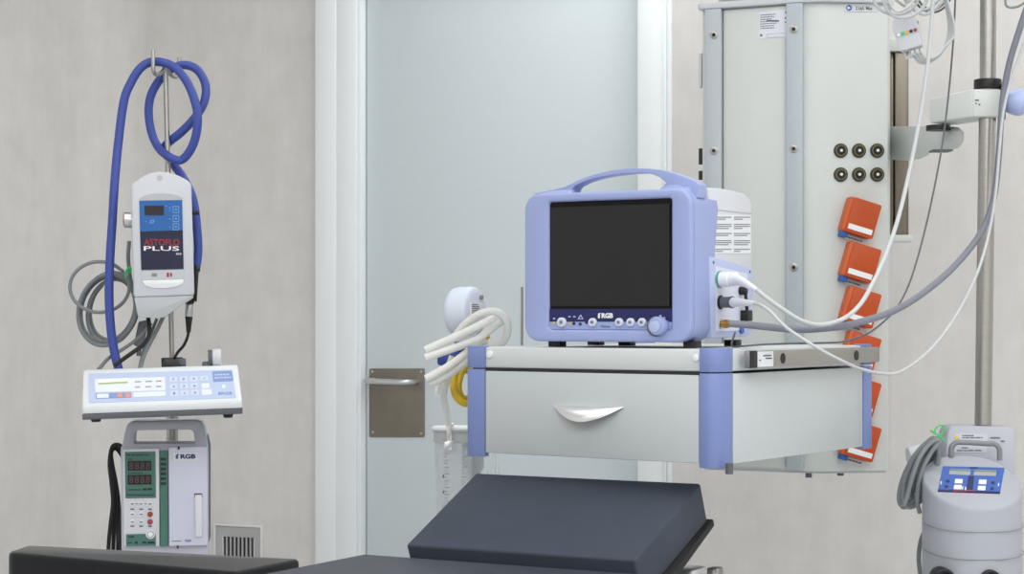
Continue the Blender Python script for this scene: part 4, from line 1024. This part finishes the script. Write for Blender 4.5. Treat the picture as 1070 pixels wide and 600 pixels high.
b = N(); a_ = SLP.y(996, 513.9, -.002); c_ = SLP.y(1028, 512.7, -.002); lines(b, a_.x, c_.x, min(a_.z, c_.z)-.0006, max(a_.z, c_.z)+.001, 1, -.0024, -.001, .7); part('red_print', b, M_red, panel, SLP)
# rear block rising behind
rb = [(987, 490), (990.2, 450), (992.4, 446.2), (996, 444.8), (1012.5, 445.6), (1038.5, 447.6), (1057, 447.6), (1060.4, 449.4), (1061.4, 453), (1059.5, 490)]
RBy = .065
b = N()
rbp = [(984.6, 500), (990.2, 452), (992, 447), (996, 444.8), (1057, 446), (1060.6, 448.6), (1061.6, 453), (1060.4, 500)]
P_f = []; P_b = []
BY0, BY1 = .072, .118
for px, py in rbp:
    f = min(1, max(0, (500-py)/55.2)); d_ = BY0+(BY1-BY0)*f; v = QF.y(px, py, d_)
    P_f.append(v); P_b.append(Vector((v.x, .172, v.z)))
hull(b, P_f, P_b, .004); blk = part('rear_block', b, M_tbody, tq, QF)
lo, hi_ = P_f[0], P_f[3]
rslope = math.degrees(math.atan2(BY1-BY0, P_f[3].z-P_f[0].z))
RBF = QF.sub((0, BY0, P_f[0].z), rx=-rslope)
ip = part('instruction_label', plate(RBF, [(998, 453), (1032, 453.6), (1031, 473.6), (997, 473)], -.0008, .002), mat('instruction_paper', (186, 190, 198), .5), blk, RBF)
b = N()
for x0, x1, y in ((1005.5, 1018, 455.2), (1005.5, 1032, 457.4), (1035, 1046, 457.4), (1005, 1012, 468), (1000, 1034, 470.8), (1046, 1050, 461)):
    a_ = RBF.y(x0, y+.8, -.001); c_ = RBF.y(x1, y-.6, -.001); lines(b, a_.x, c_.x, a_.z, c_.z, 1, -.0014, -.0002, .8)
part('instruction_print', b, M_ink, ip, RBF)
part('warning_triangle', plate(RBF, [(997.2, 458.6), (999.8, 454), (1002.6, 458.6)], -.0014, 0), M_yellowp, ip, RBF, 'yellow warning triangle')
# handle
hl = [SLP.y(994, 477.5, 0), SLP.y(1044.5, 479, 0)]
hT = [QF.y(1000, 462.6, .06), QF.y(1039, 464, .06)]
w1 = SLP.M @ hl[0]; w2 = SLP.M @ hl[1]; zT = at(0, 462.8, w1.y-.01).z
b = tube(N(), [w1-Vector((0, 0, .004)), w1+Vector((0, 0, .008)), Vector((w1.x+.001, w1.y, zT-.008)), Vector((w1.x+.009, w1.y, zT-.0005)), Vector((w1.x+.022, w1.y, zT)), Vector((w2.x-.022, w2.y, zT-.002)), Vector((w2.x-.009, w2.y, zT-.0025)), Vector((w2.x-.001, w2.y, zT-.010)), w2+Vector((0, 0, .008)), w2-Vector((0, 0, .004))], .0049, 12, 4)
part('carry_handle', b, M_handle, tq, W0, 'grey carry handle')
for px, py in ((984.6, 604.5), (1033, 606)):
    a_ = -.0705; v = QF.y(px, py, a_)
    b = N(); ring(b, [(v.x+.0185*math.cos(2*PI*i/32), v.z+.0185*math.sin(2*PI*i/32)) for i in range(32)], [(v.x+.013*math.cos(2*PI*i/32), v.z+.013*math.sin(2*PI*i/32)) for i in range(32)], -.086, -.05, 'y', .002); prt = part('hose_socket', b, M_black, tq, QF, 'round black hose socket')
    part('socket_core', cyl(N(), (v.x, -.079, v.z), (v.x, -.05, v.z), .0128), M_rubber, prt, QF)
b = N()
LFt = Fr(None, M=QF.M @ Matrix.Translation(Vector((-.077, -.028, QF.y(968, 600, -.03).z))) @ Matrix.Rotation(R(-62), 4, 'Z') @ Matrix.Rotation(R(-90), 4, 'Y'))
part('side_lettering', text('750 ATS', 0, .032, -.003, .003, 0, .0012), M_ink, bd, LFt)
b = N(); cyl(b, at(950, 483, 3.452), at(968, 479, 3.452), .028, .027, bev=.006); part('clamp_knob', b, M_white, tq, W0, 'white clamp knob')
part('knob_shaft', cyl(N(), at(966, 480, 3.452), at(1000, 479, 3.452), .010), M_steel, tq, W0)

# grey cord coil on the tourniquet unit
cf = Fr(at(962, 540, 3.30)); gc2 = thing('power_cord', 'bundle of coiled grey cord tied in green, beside the white tourniquet control unit', 'cord', cf)
b = N()
for k in range(8):
    P = ell(962.5-k*.4+(k % 3)*2.2, 491+(k % 4)*1.6, 38-(k % 3)*2.0, 5+k*1.3, -61-(k*37 % 11)*1.2, 14, 3.398-.005*k, 3.398-.005*k+.006, 1, .02)
    tube(b, [at(*p) for p in P[:-1]], .0041, 8, 4, closed=True)
tube(b, [at(*p) for p in ((982, 460, 3.348), (972, 464, 3.34), (961, 478, 3.325), (953, 499, 3.32), (947.5, 520, 3.32), (944.2, 529, 3.32))], .0041, 8)
tube(b, [at(*p) for p in ((983, 462, 3.346), (975, 470, 3.338), (966, 486, 3.335), (960, 505, 3.335), (958.5, 524, 3.338), (961, 536, 3.345))], .0041, 8)
tube(b, [at(*p) for p in ((968, 535, 3.36), (967, 552, 3.39), (962, 566, 3.41), (960, 582, 3.41), (961.5, 600, 3.41), (965, 625, 3.41))], .0042, 8)
part('cord', b, M_cord, gc2, W0)
b = tube(N(), [at(*p) for p in ((987, 462, 3.315), (985, 459.5, 3.315), (981, 456, 3.315), (977, 451, 3.315), (979, 446.5, 3.315), (984, 444.5, 3.315), (987, 447, 3.315), (986, 451.5, 3.315), (981, 455.5, 3.315), (985, 457.5, 3.315))], .0014, 8, 5)
tube(b, [at(*p) for p in ((978, 453.5, 3.315), (975.5, 452, 3.315), (972.4, 449.8, 3.315))], .0018, 8)
part('cable_tie', b, M_gtie, gc2, W0, 'green wire tie loop')

# ================================================================== CABLES FROM THE MONITOR
def world_port(i, d=0.0): return MF.M @ Vector((.005+d, ports[i].y, ports[i].z))
# 1 white trunk cable
mx = (MF.M.to_3x3() @ Vector((1, 0, 0)))
p0 = world_port(0)
cfw = Fr(p0); c1 = thing('white_patient_cable', 'white cable with a fat white plug, rising from the top port of the monitor', 'cable', cfw)
p0 = p0+mx*.0005; e = p0+mx*.03; dirn = mx; Lp = .03
b = N(); lathe(b, p0, dirn, [(.0118, 0), (.0118, Lp*.50), (.0105, Lp*.54), (.0112, Lp*.62), (.0112, Lp*.94), (.0095, Lp)])
b2 = at(791, 303.5, 2.95); tube(b, [e-dirn*.006, e+(b2-e)*.35, b2], lambda f: .0092-.0055*f, 12, 5)
part('plug', b, M_wprint, c1, W0)
pts = [(790, 302.6, 2.95), (803, 313, 2.945), (818, 323.5, 2.945), (838, 335.5, 2.955), (858.5, 339.5, 2.98), (881.7, 333, 3.02), (899, 318, 3.07), (912, 296, 3.12), (925, 268, 3.18), (938, 230, 3.24), (949, 185, 3.29), (959, 135, 3.32), (967, 85, 3.335), (972.5, 35, 3.345), (975, -10, 3.345), (974, -42, 3.345)]
part('cord', tube(N(), [at(*p) for p in pts], .0036, 10), M_cwhite, c1, W0)
# 2 thin pale cable
p1 = world_port(1)
c2 = thing('pale_sensor_cable', 'thin pale cable with a grey plug, sagging lowest in front of the drawer unit', 'cable', Fr(p1))
p1 = p1+mx*.0005; e = p1+mx*.022; dirn = mx; Lp = .022
b = N(); lathe(b, p1, dirn, [(.0088, 0), (.0088, Lp*.7), (.0098, Lp*.72), (.0098, Lp*.86), (.0086, Lp*.88), (.0086, Lp)]); part('plug', b, M_dgrey, c2, W0, 'grey ribbed plug')
b2 = at(789, 317, 2.95); b = N(); tube(b, [e-dirn*.004, e+(b2-e)*.5, b2], lambda f: .0082-.005*f, 12, 5); part('plug_boot', b, M_wprint, c2, W0, 'white tapered plug boot')
pts = [(788, 316.8, 2.95), (796, 319.5, 2.93), (806, 327, 2.90), (821, 342, 2.86), (847, 359.5, 2.83), (876, 375.5, 2.84), (899, 385.5, 2.9), (922, 390.5, 2.98), (939.6, 389, 3.05), (962.8, 374, 3.14), (986, 349, 3.22), (1006, 317.5, 3.28), (1022, 283, 3.32), (1033, 245, 3.36), (1040, 205, 3.375), (1044, 160, 3.38), (1048, 120, 3.385), (1055, 88, 3.39), (1064, 62, 3.39), (1076, 30, 3.39), (1090, 0, 3.39)]
part('cord', tube(N(), [at(*p) for p in pts], .0026, 10), M_cwhite, c2, W0)
# 3 grey hose
p2 = world_port(2)
c3 = thing('grey_cuff_hose', 'thick grey hose with brass fitting, from the lowest monitor port to the pole', 'hose', Fr(p2))
p2 = p2+mx*.0005; e = p2+mx*.016; dirn = mx; Lp = .016
b = N(); lathe(b, p2, dirn, [(.0052, 0), (.0052, Lp*.2), (.0068, Lp*.22), (.0068, Lp*.75), (.005, Lp*.77), (.005, Lp)]); part('fitting', b, M_brass, c3, W0, 'brass fitting')
pts = [(762, 338.2, 2.956), (780, 339.5, 2.955), (800, 341.5, 2.96), (825, 344, 2.98), (850, 344, 3.0), (880, 341, 3.05), (905, 335, 3.1), (930, 326.5, 3.16), (955, 313, 3.22), (985, 290, 3.3), (1010, 264, 3.36), (1029, 236, 3.39), (1039, 204, 3.40), (1043.5, 165, 3.405), (1046, 125, 3.41), (1048.5, 98, 3.42), (1055, 65, 3.42), (1063, 38, 3.42), (1073, 8, 3.42), (1082, -15, 3.42)]
part('tube', tube(N(), [at(*p) for p in pts], .0058, 12), M_hgrey, c3, W0)
# 4 thin dark lead lying on the drawer unit then rising
pts = [(768, 341, 2.945), (765, 349, 2.93)]
zs = .0036+zt
PP = [at(768, 347.5, 2.915)]
for px, py in ((765, 361.5), (778, 361.5), (800, 360), (830, 359), (855, 358.5)):
    Yv = (CZ-zs)*F_PX/(py-HY); Yv = min(Yv, 3.14); q = at(px, py, Yv); q.z = max(q.z, zs); PP.append(q)
PP += [at(*p) for p in ((880, 357.4, 3.2), (897, 352.5, 3.22), (911, 346, 3.27), (928, 332, 3.28), (940, 317, 3.3), (951, 294, 3.32), (962, 258, 3.36), (973, 212, 3.39), (984, 155, 3.42), (991, 100, 3.44), (995.5, 50, 3.445), (998, 5, 3.445), (999, -44, 3.445))]
solo('thin_dark_lead', tube(N(), PP, .0017, 8), M_dgrey, 'very thin dark lead rising from the drawer unit top past the steel pole', 'cable')
b = tube(N(), [at(*p) for p in ((1052, -30, 3.42), (1050.5, 0, 3.42), (1053, 7, 3.42), (1061, 7.5, 3.42), (1070, 3, 3.42), (1080, -8, 3.42))], .0022, 8)
solo('looped_grey_lead', b, M_cord, 'end of a thin grey lead looping into view at the upper right corner', 'cable')

# ================================================================== ECG LEAD BOX
bx = at(948, 34, 3.42); EB = Fr(None, M=Matrix.Translation(bx) @ Matrix.Rotation(R(-18), 4, 'Z') @ Matrix.Rotation(R(-14), 4, 'Y'))
eb = thing('lead_connector_box', 'white lead splitter box with coloured dots, hanging among white loops at the top right', 'connector', EB)
zlo = -.033
EBy = 0
b = N(); prism(b, roundpoly([(-.020, -.031), (.020, -.031), (.022, .018), (.015, .034), (-.015, .034), (-.022, .018)], .004), -.012, .02, 'y', .0025); part('box', b, M_white, eb, EB)
fs = part('code_strip', box(N(), -.019, .021, -.0132, -.0115, -.006, .002), M_grey, eb, EB)
for k, m in enumerate((M_wprint, M_gtie, M_yellow, M_black, M_red)):
    b = N(); cyl(b, (-.0145+k*.0075, -.0142, -.002), (-.0145+k*.0075, -.0128, -.002), .0029, seg=14); part('colour_dot', b, m, fs, EB, ('white', 'green', 'yellow', 'black', 'red')[k]+' colour dot')
pl_ = N(); cyl(pl_, (.010, .0, .033), (.014, .0, .05), .005); part('strain_relief', pl_, M_white, eb, EB)
b = N(); cyl(b, (.0225, -.004, .012), (.0235, -.004, .012), .003); part('side_screw', b, M_dgrey, eb, EB)
for k in range(4):
    s_ = EB.M @ Vector((-.0135+k*.009, .002, -.03))
    part('lead_boot', cyl(N(), s_, s_+(EB.M.to_3x3() @ Vector((.0005, 0, -.016))), .0019, seg=8), M_grey, eb, W0)
    mid = [(953+k*3.2, 58-k*1.2), (961+k*2.4, 65.5-k*1.5), (972+k*2.2, 64.5-k*2.0), (984+k*1.6, 55-k*2.6), (990+k*2.4, 40-k), (991+k*1.8, 22), (987+k*1.0, 0), (984+k, -20), (978+k, -44)]
    b = tube(N(), [s_+(EB.M.to_3x3() @ Vector((.0004, 0, -.014)))]+[at(x, y, 3.42-.006*k) for x, y in mid], .0022, 8)
    part('lead_wire', b, M_cwhite, eb, W0)
b = tube(N(), [EB.M @ Vector((.014, 0, .048)), at(953, 8, 3.42), at(950, -10, 3.42), at(958, -44, 3.41)], .0032, 8); part('trunk_wire', b, M_cwhite, eb, W0)
# white loops hanging over the box
b = N()
for k, (cx, w_, bot, dy) in enumerate(((936, 27, 15, 0), (944, 26, 18.5, -.012), (940, 17, 12, -.02), (966, 24, 15, .05), (960, 29, 11, .062))):
    P = []
    for i in range(18):
        a_ = 2*PI*i/18; y_ = -18+(bot+18)*(-math.cos(a_)) if math.cos(a_) < 0 else -18-37*math.cos(a_)
        x_ = cx+w_*math.sin(a_)*(1 if math.cos(a_) < .3 else .75)+(952-cx)*max(0, math.cos(a_))
        P.append(at(x_+2*math.sin(3*a_+k), y_, 3.385+dy))
    tube(b, P, .0031 if k % 2 else .0026, 8, 4, closed=True)
solo('coiled_white_leads', b, M_cwhite, 'coil of white patient leads hanging at the top right above the connector box', 'cable')
b = N(); 
for k in range(2):
    P = []
    for i in range(18):
        a_ = 2*PI*i/18; y_ = -16+(13-k*3+16)*(-math.cos(a_)) if math.cos(a_) < 0 else -16-38*math.cos(a_)
        P.append(at(974+(22-k*4)*math.sin(a_)*(1 if math.cos(a_) < .3 else .7)-22*max(0, math.cos(a_)), y_, 3.465+k*.008))
    tube(b, P, .0021, 8, 4, closed=True)
solo('coiled_grey_leads', b, M_dgrey, 'thin dark grey lead coiled behind the white loops at top right', 'cable')

# ================================================================== SUCTION SET (left of the drawer unit)
VY = 3.36
vb = at(487, 345, VY)
vr = thing('vacuum_regulator', 'round pale vacuum regulator behind the left end of the drawer unit', 'regulator', Fr(at(489, 370, VY)))
dv = Vector((.90, -.43, .02)).normalized()
c0_ = at(485.5, 326, VY)-dv*.020
b = N(); lathe(b, c0_, dv, [(.030, -.004), (.038, -.002), (.0425, .003), (.044, .010), (.044, .034), (.043, .039), (.040, .0425), (.030, .0445), (.001, .0455)], 36)
part('housing', b, M_vacw, vr, W0)
VFf = Fr((0, 0, 0)); yawv = math.degrees(math.atan2(.80, .58))
VR = Fr(None, M=Matrix.Translation(c0_+dv*.0445) @ Matrix.Rotation(math.atan2(dv.y, dv.x)+PI/2, 4, 'Z'))
b = N(); box(b, -.028, .014, -.003, .004, -.006, .016); lb_ = part('label', b, M_label, vr, VR)
b = N(); lines(b, -.026, .004, -.004, .014, 5, -.0036, -.002, .4); part('label_print', b, M_ink, lb_, VR)
part('vent_hole', cyl(N(), (.014, -.004, .025), (.014, .004, .025), .004), M_handle, vr, VR)
b = N(); q = at(487, 350, VY); box(b, q.x-.024, q.x+.02, VY-.02, VY+.03, at(0, 358, VY).z, at(0, 340, VY).z, .006); part('neck', b, M_vacw, vr, W0)
b = N(); box(b, at(457, 0, VY).x, at(487.5, 0, VY).x, VY-.01, VY+.025, at(0, 382, VY).z, at(0, 368, VY).z, .005); box(b, q.x-.02, q.x+.03, VY, VY+.03, at(0, 372, VY).z, at(0, 356, VY).z, .004)
part('valve_body', b, mat('valve_blue', (40, 66, 150), .45), vr, W0, 'dark blue valve body')
b = N(); box(b, q.x+.0, q.x+.09, VY+.0, VY+.02, at(0, 380, VY).z, at(0, 372, VY).z, .002); part('rail_bracket', b, M_steel, vr, W0)
# tubing
b = N()
r_t = .0068
tube(b, [at(*p) for p in ((444.5, 366, 3.22), (460, 359, 3.22), (476, 352, 3.22), (492, 344.5, 3.22), (506, 337.5, 3.22), (515, 333, 3.23))], r_t, 12)
tube(b, [at(*p) for p in ((444.5, 374, 3.215), (464, 367.5, 3.215), (484, 360.5, 3.22), (500, 354, 3.23), (514, 343, 3.24), (524, 336, 3.27))], r_t, 12)
tube(b, [at(*p) for p in ((476, 351, 3.28), (486, 339, 3.27), (500, 329, 3.26), (514, 325.5, 3.26), (525, 329.5, 3.26), (530.5, 339, 3.26), (529.5, 350, 3.265), (524, 359, 3.27), (508, 366, 3.29))], r_t, 12)
tube(b, [at(*p) for p in ((445, 396, 3.20), (458, 389, 3.20), (470, 382, 3.20), (481, 374, 3.21), (494, 364, 3.27), (508, 356, 3.28))], r_t, 12)
tube(b, [at(*p) for p in ((449, 401.5, 3.21), (462, 395.5, 3.21), (474, 388, 3.21), (484, 380.5, 3.215), (495, 370, 3.27))], r_t, 12)
tube(b, [at(*p) for p in ((473, 384, 3.27), (467, 398, 3.28), (463.5, 412, 3.3), (465.5, 424, 3.45), (468, 434, 3.57), (469, 445, 3.625))], .0062, 12)
tube(b, [at(*p) for p in ((472, 372, 3.27), (466, 388, 3.27), (459, 400, 3.27), (456.5, 412, 3.27))], .0045, 10)
solo('suction_tubing', b, M_silic, 'coil of milky translucent suction tubing hanging off the left end of the drawer unit', 'tubing')
b = N()
tube(b, [at(*p) for p in ((510, 350, 3.29), (500, 358.5, 3.29), (488, 368, 3.31), (479, 382, 3.32), (474, 398, 3.31), (476, 413, 3.30), (484, 421, 3.30), (493, 421, 3.32), (499, 411, 3.34), (497, 396, 3.35), (488, 387, 3.35), (476, 390, 3.34), (468, 397, 3.33), (464, 402, 3.33))], .0064, 12)
tube(b, [at(*p) for p in ((490, 378, 3.33), (482, 390, 3.32), (479, 404, 3.31), (482, 415, 3.31), (489, 417, 3.33), (496, 408, 3.35))], .0064, 12)
solo('yellow_tubing', b, M_yellow, 'yellow tube looped under the milky suction tubing', 'tubing')
# canister
KY = 3.66
kx = at(474, 480, KY); ZK1 = at(0, 460, KY).z; ZK0 = at(0, 562, KY).z
JF = Fr((kx.x, KY, ZK0)); hK = ZK1-ZK0
ca = thing('suction_canister', 'clear graduated suction canister with a white lid, hanging left of the drawer unit', 'canister', JF)
b = N(); lathe(b, (0, 0, 0), (0, 0, 1), [(.030, 0), (.031, .003), (.037, hK), (.0352, hK), (.0295, .005), (.001, .0045)], 36); part('jar', b, M_clear, ca, JF)
b = N(); lathe(b, (0, 0, hK), (0, 0, 1), [(.0405, -.002), (.0405, .001), (.0385, .002), (.0385, .0165), (.0415, .018), (.0415, .021), (.040, .0235), (.020, .025), (.001, .026)], 36)
part('rim', b, mat('canister_rim', (196, 200, 203), .35, alpha=.75), ca, JF)
b = N(); lathe(b, (0, 0, hK+.0215), (0, 0, 1), [(.0418, 0), (.0418, .0028), (.04, .005), (.015, .0065), (.001, .0065)], 36); part('lid', b, M_wprint, ca, JF, 'white lid')
CK = Fr((kx.x, KY-.0445, 0))
cl = [at(466, 441, 3.37), at(473, 441, 3.37)]
b = N(); plate(CK, [(466.4, 440), (472.6, 440), (472, 462), (467.2, 462)], -.004, .0, .0008, bm=b); plate(CK, [(464.6, 462), (473.6, 461), (471.8, 470.4), (463.4, 470.4)], -.010, -.003, .001, bm=b)
cyl(b, CK.y(466, 444, -.003), CK.y(474, 444, -.003), .004)
part('clip', b, M_chrome, ca, CK, 'shiny metal clip')
b = N()
for k in range(22):
    z = hK-.01-k*.0065; 
    if z < .01: break
    rr = .0375-.006*(hK-z)/hK
    for ph, ln in ((R(-118), .006 if k % 2 else .010), (R(-62), .004 if k % 3 else .012)):
        a0_ = ph; P = [Vector((rr*math.cos(a0_+d_), rr*math.sin(a0_+d_), z)) for d_ in (0, ln/rr/2, ln/rr)]
        tube(b, P, .0005, 5, 1, False)
part('graduations', b, mat('graduation_blue', (110, 118, 150), .6), ca, JF)
b = N()
for z in (.03, .06, .09, .12):
    rr = .0378-.006*(hK-z)/hK
    P = [Vector((rr*math.cos(R(-122)), rr*math.sin(R(-122)), z+d_)) for d_ in (-.003, .003)]; tube(b, P, .0014, 5, 1, False)
part('graduation_numbers', b, mat('graduation_blue', (110, 118, 150), .6), ca, JF)
b = N(); box(b, .035, .29, -.004, .008, hK+.004, hK+.016, .002); box(b, .278, .29, -.08, .0, hK+.004, hK+.016, .002); part('hanger', b, M_steel, ca, JF)
# funnel-shaped trap
k2 = at(492, 480, 3.725); HF2 = Fr((k2.x+.004, 3.725, at(0, 508, 3.725).z))
tp = thing('fluid_trap', 'clear cone bottomed fluid trap beside the suction canister', 'fluid trap', HF2)
b = N(); lathe(b, (0, 0, 0), (0, 0, 1), [(.004, 0), (.005, .004), (.0215, .036), (.0225, .062), (.0225, .095), (.0205, .095), (.0205, .062), (.0195, .038), (.003, .006)], 30); part('cone', b, mat('smoky_plastic', (196, 202, 206), .3, alpha=.5), tp, HF2)
b = N(); lathe(b, (0, 0, .0952), (0, 0, 1), [(.024, 0), (.024, .012), (.02, .014), (.001, .0145)], 30); part('cap', b, M_grey, tp, HF2)
part('stem', cyl(N(), (0, 0, .109), (0, 0, .21), .006), M_steel, tp, HF2)
b = N()
for k, px in enumerate((509, 513.5, 517.5, 521.5)):
    tube(b, [at(px, 384+k, 3.64), at(px, 430, 3.64), at(px, 494, 3.64), at(px+.6, 508, 3.64)], .0014, 6, 2)
solo('thin_clear_lines', b, M_clear, 'four thin clear lines hanging straight down behind the drawer unit', 'tubing')
q = at(545.3, 300, 3.28)
solo('thin_rod', cyl(N(), (q.x, 3.28, zt-.0005), (q.x, 3.28, q.z), .0024), M_steel, 'thin upright steel rod just left of the patient monitor', 'rod')

# ================================================================== LIGHTS
def panel(x, y, sx_, sy_, e):
    l = bpy.data.lights.new('ceiling_and_wash_light', 'AREA'); l.shape = 'RECTANGLE'; l.size = sx_; l.size_y = sy_; l.energy = e; l.color = (1, .997, .99)
    o = bpy.data.objects.new('ceiling_and_wash_light', l); C.objects.link(o); o.matrix_world = RF.M @ Matrix.Translation(Vector((x, y, H-.012)))
for x, y, e in ((.2, -2.0, 8), (2.3, -2.0, 16), (4.0, -2.0, 13), (3.0, -.75, 10), (.4, -4.2, 22), (2.3, -4.2, 28), (4.0, -4.2, 26), (2.2, -5.7, 20)):
    panel(x, y, 1.2, 1.2 if y < -1 else .6, e)  # narrow panel near the wall is an added wash for its right side
panel(.95, -.30, .9, .3, 11)  # added unseen strip, brightens the wall and jamb beside the pendant
wd_ = bpy.data.worlds.new('room_world'); bpy.context.scene.world = wd_; wd_.use_nodes = True
wd_.node_tree.nodes['Background'].inputs['Color'].default_value = (.6, .62, .65, 1); wd_.node_tree.nodes['Background'].inputs['Strength'].default_value = .3

# ================================================================== CAMERA
cam = bpy.data.cameras.new('camera'); cam.sensor_width = 36; cam.lens = 36*F_PX/1070; cam.shift_y = (HY-300)/1070; cam.clip_start = .05
co = bpy.data.objects.new('camera', cam); C.objects.link(co); co.location = (0, 0, CZ); co.rotation_euler = (R(90), 0, 0)
sc = bpy.context.scene; sc.camera = co
sc.view_settings.view_transform = 'Standard'; sc.view_settings.look = 'None'; sc.view_settings.exposure = 0.11; sc.view_settings.gamma = 1.0; sc.view_settings.use_curve_mapping = False
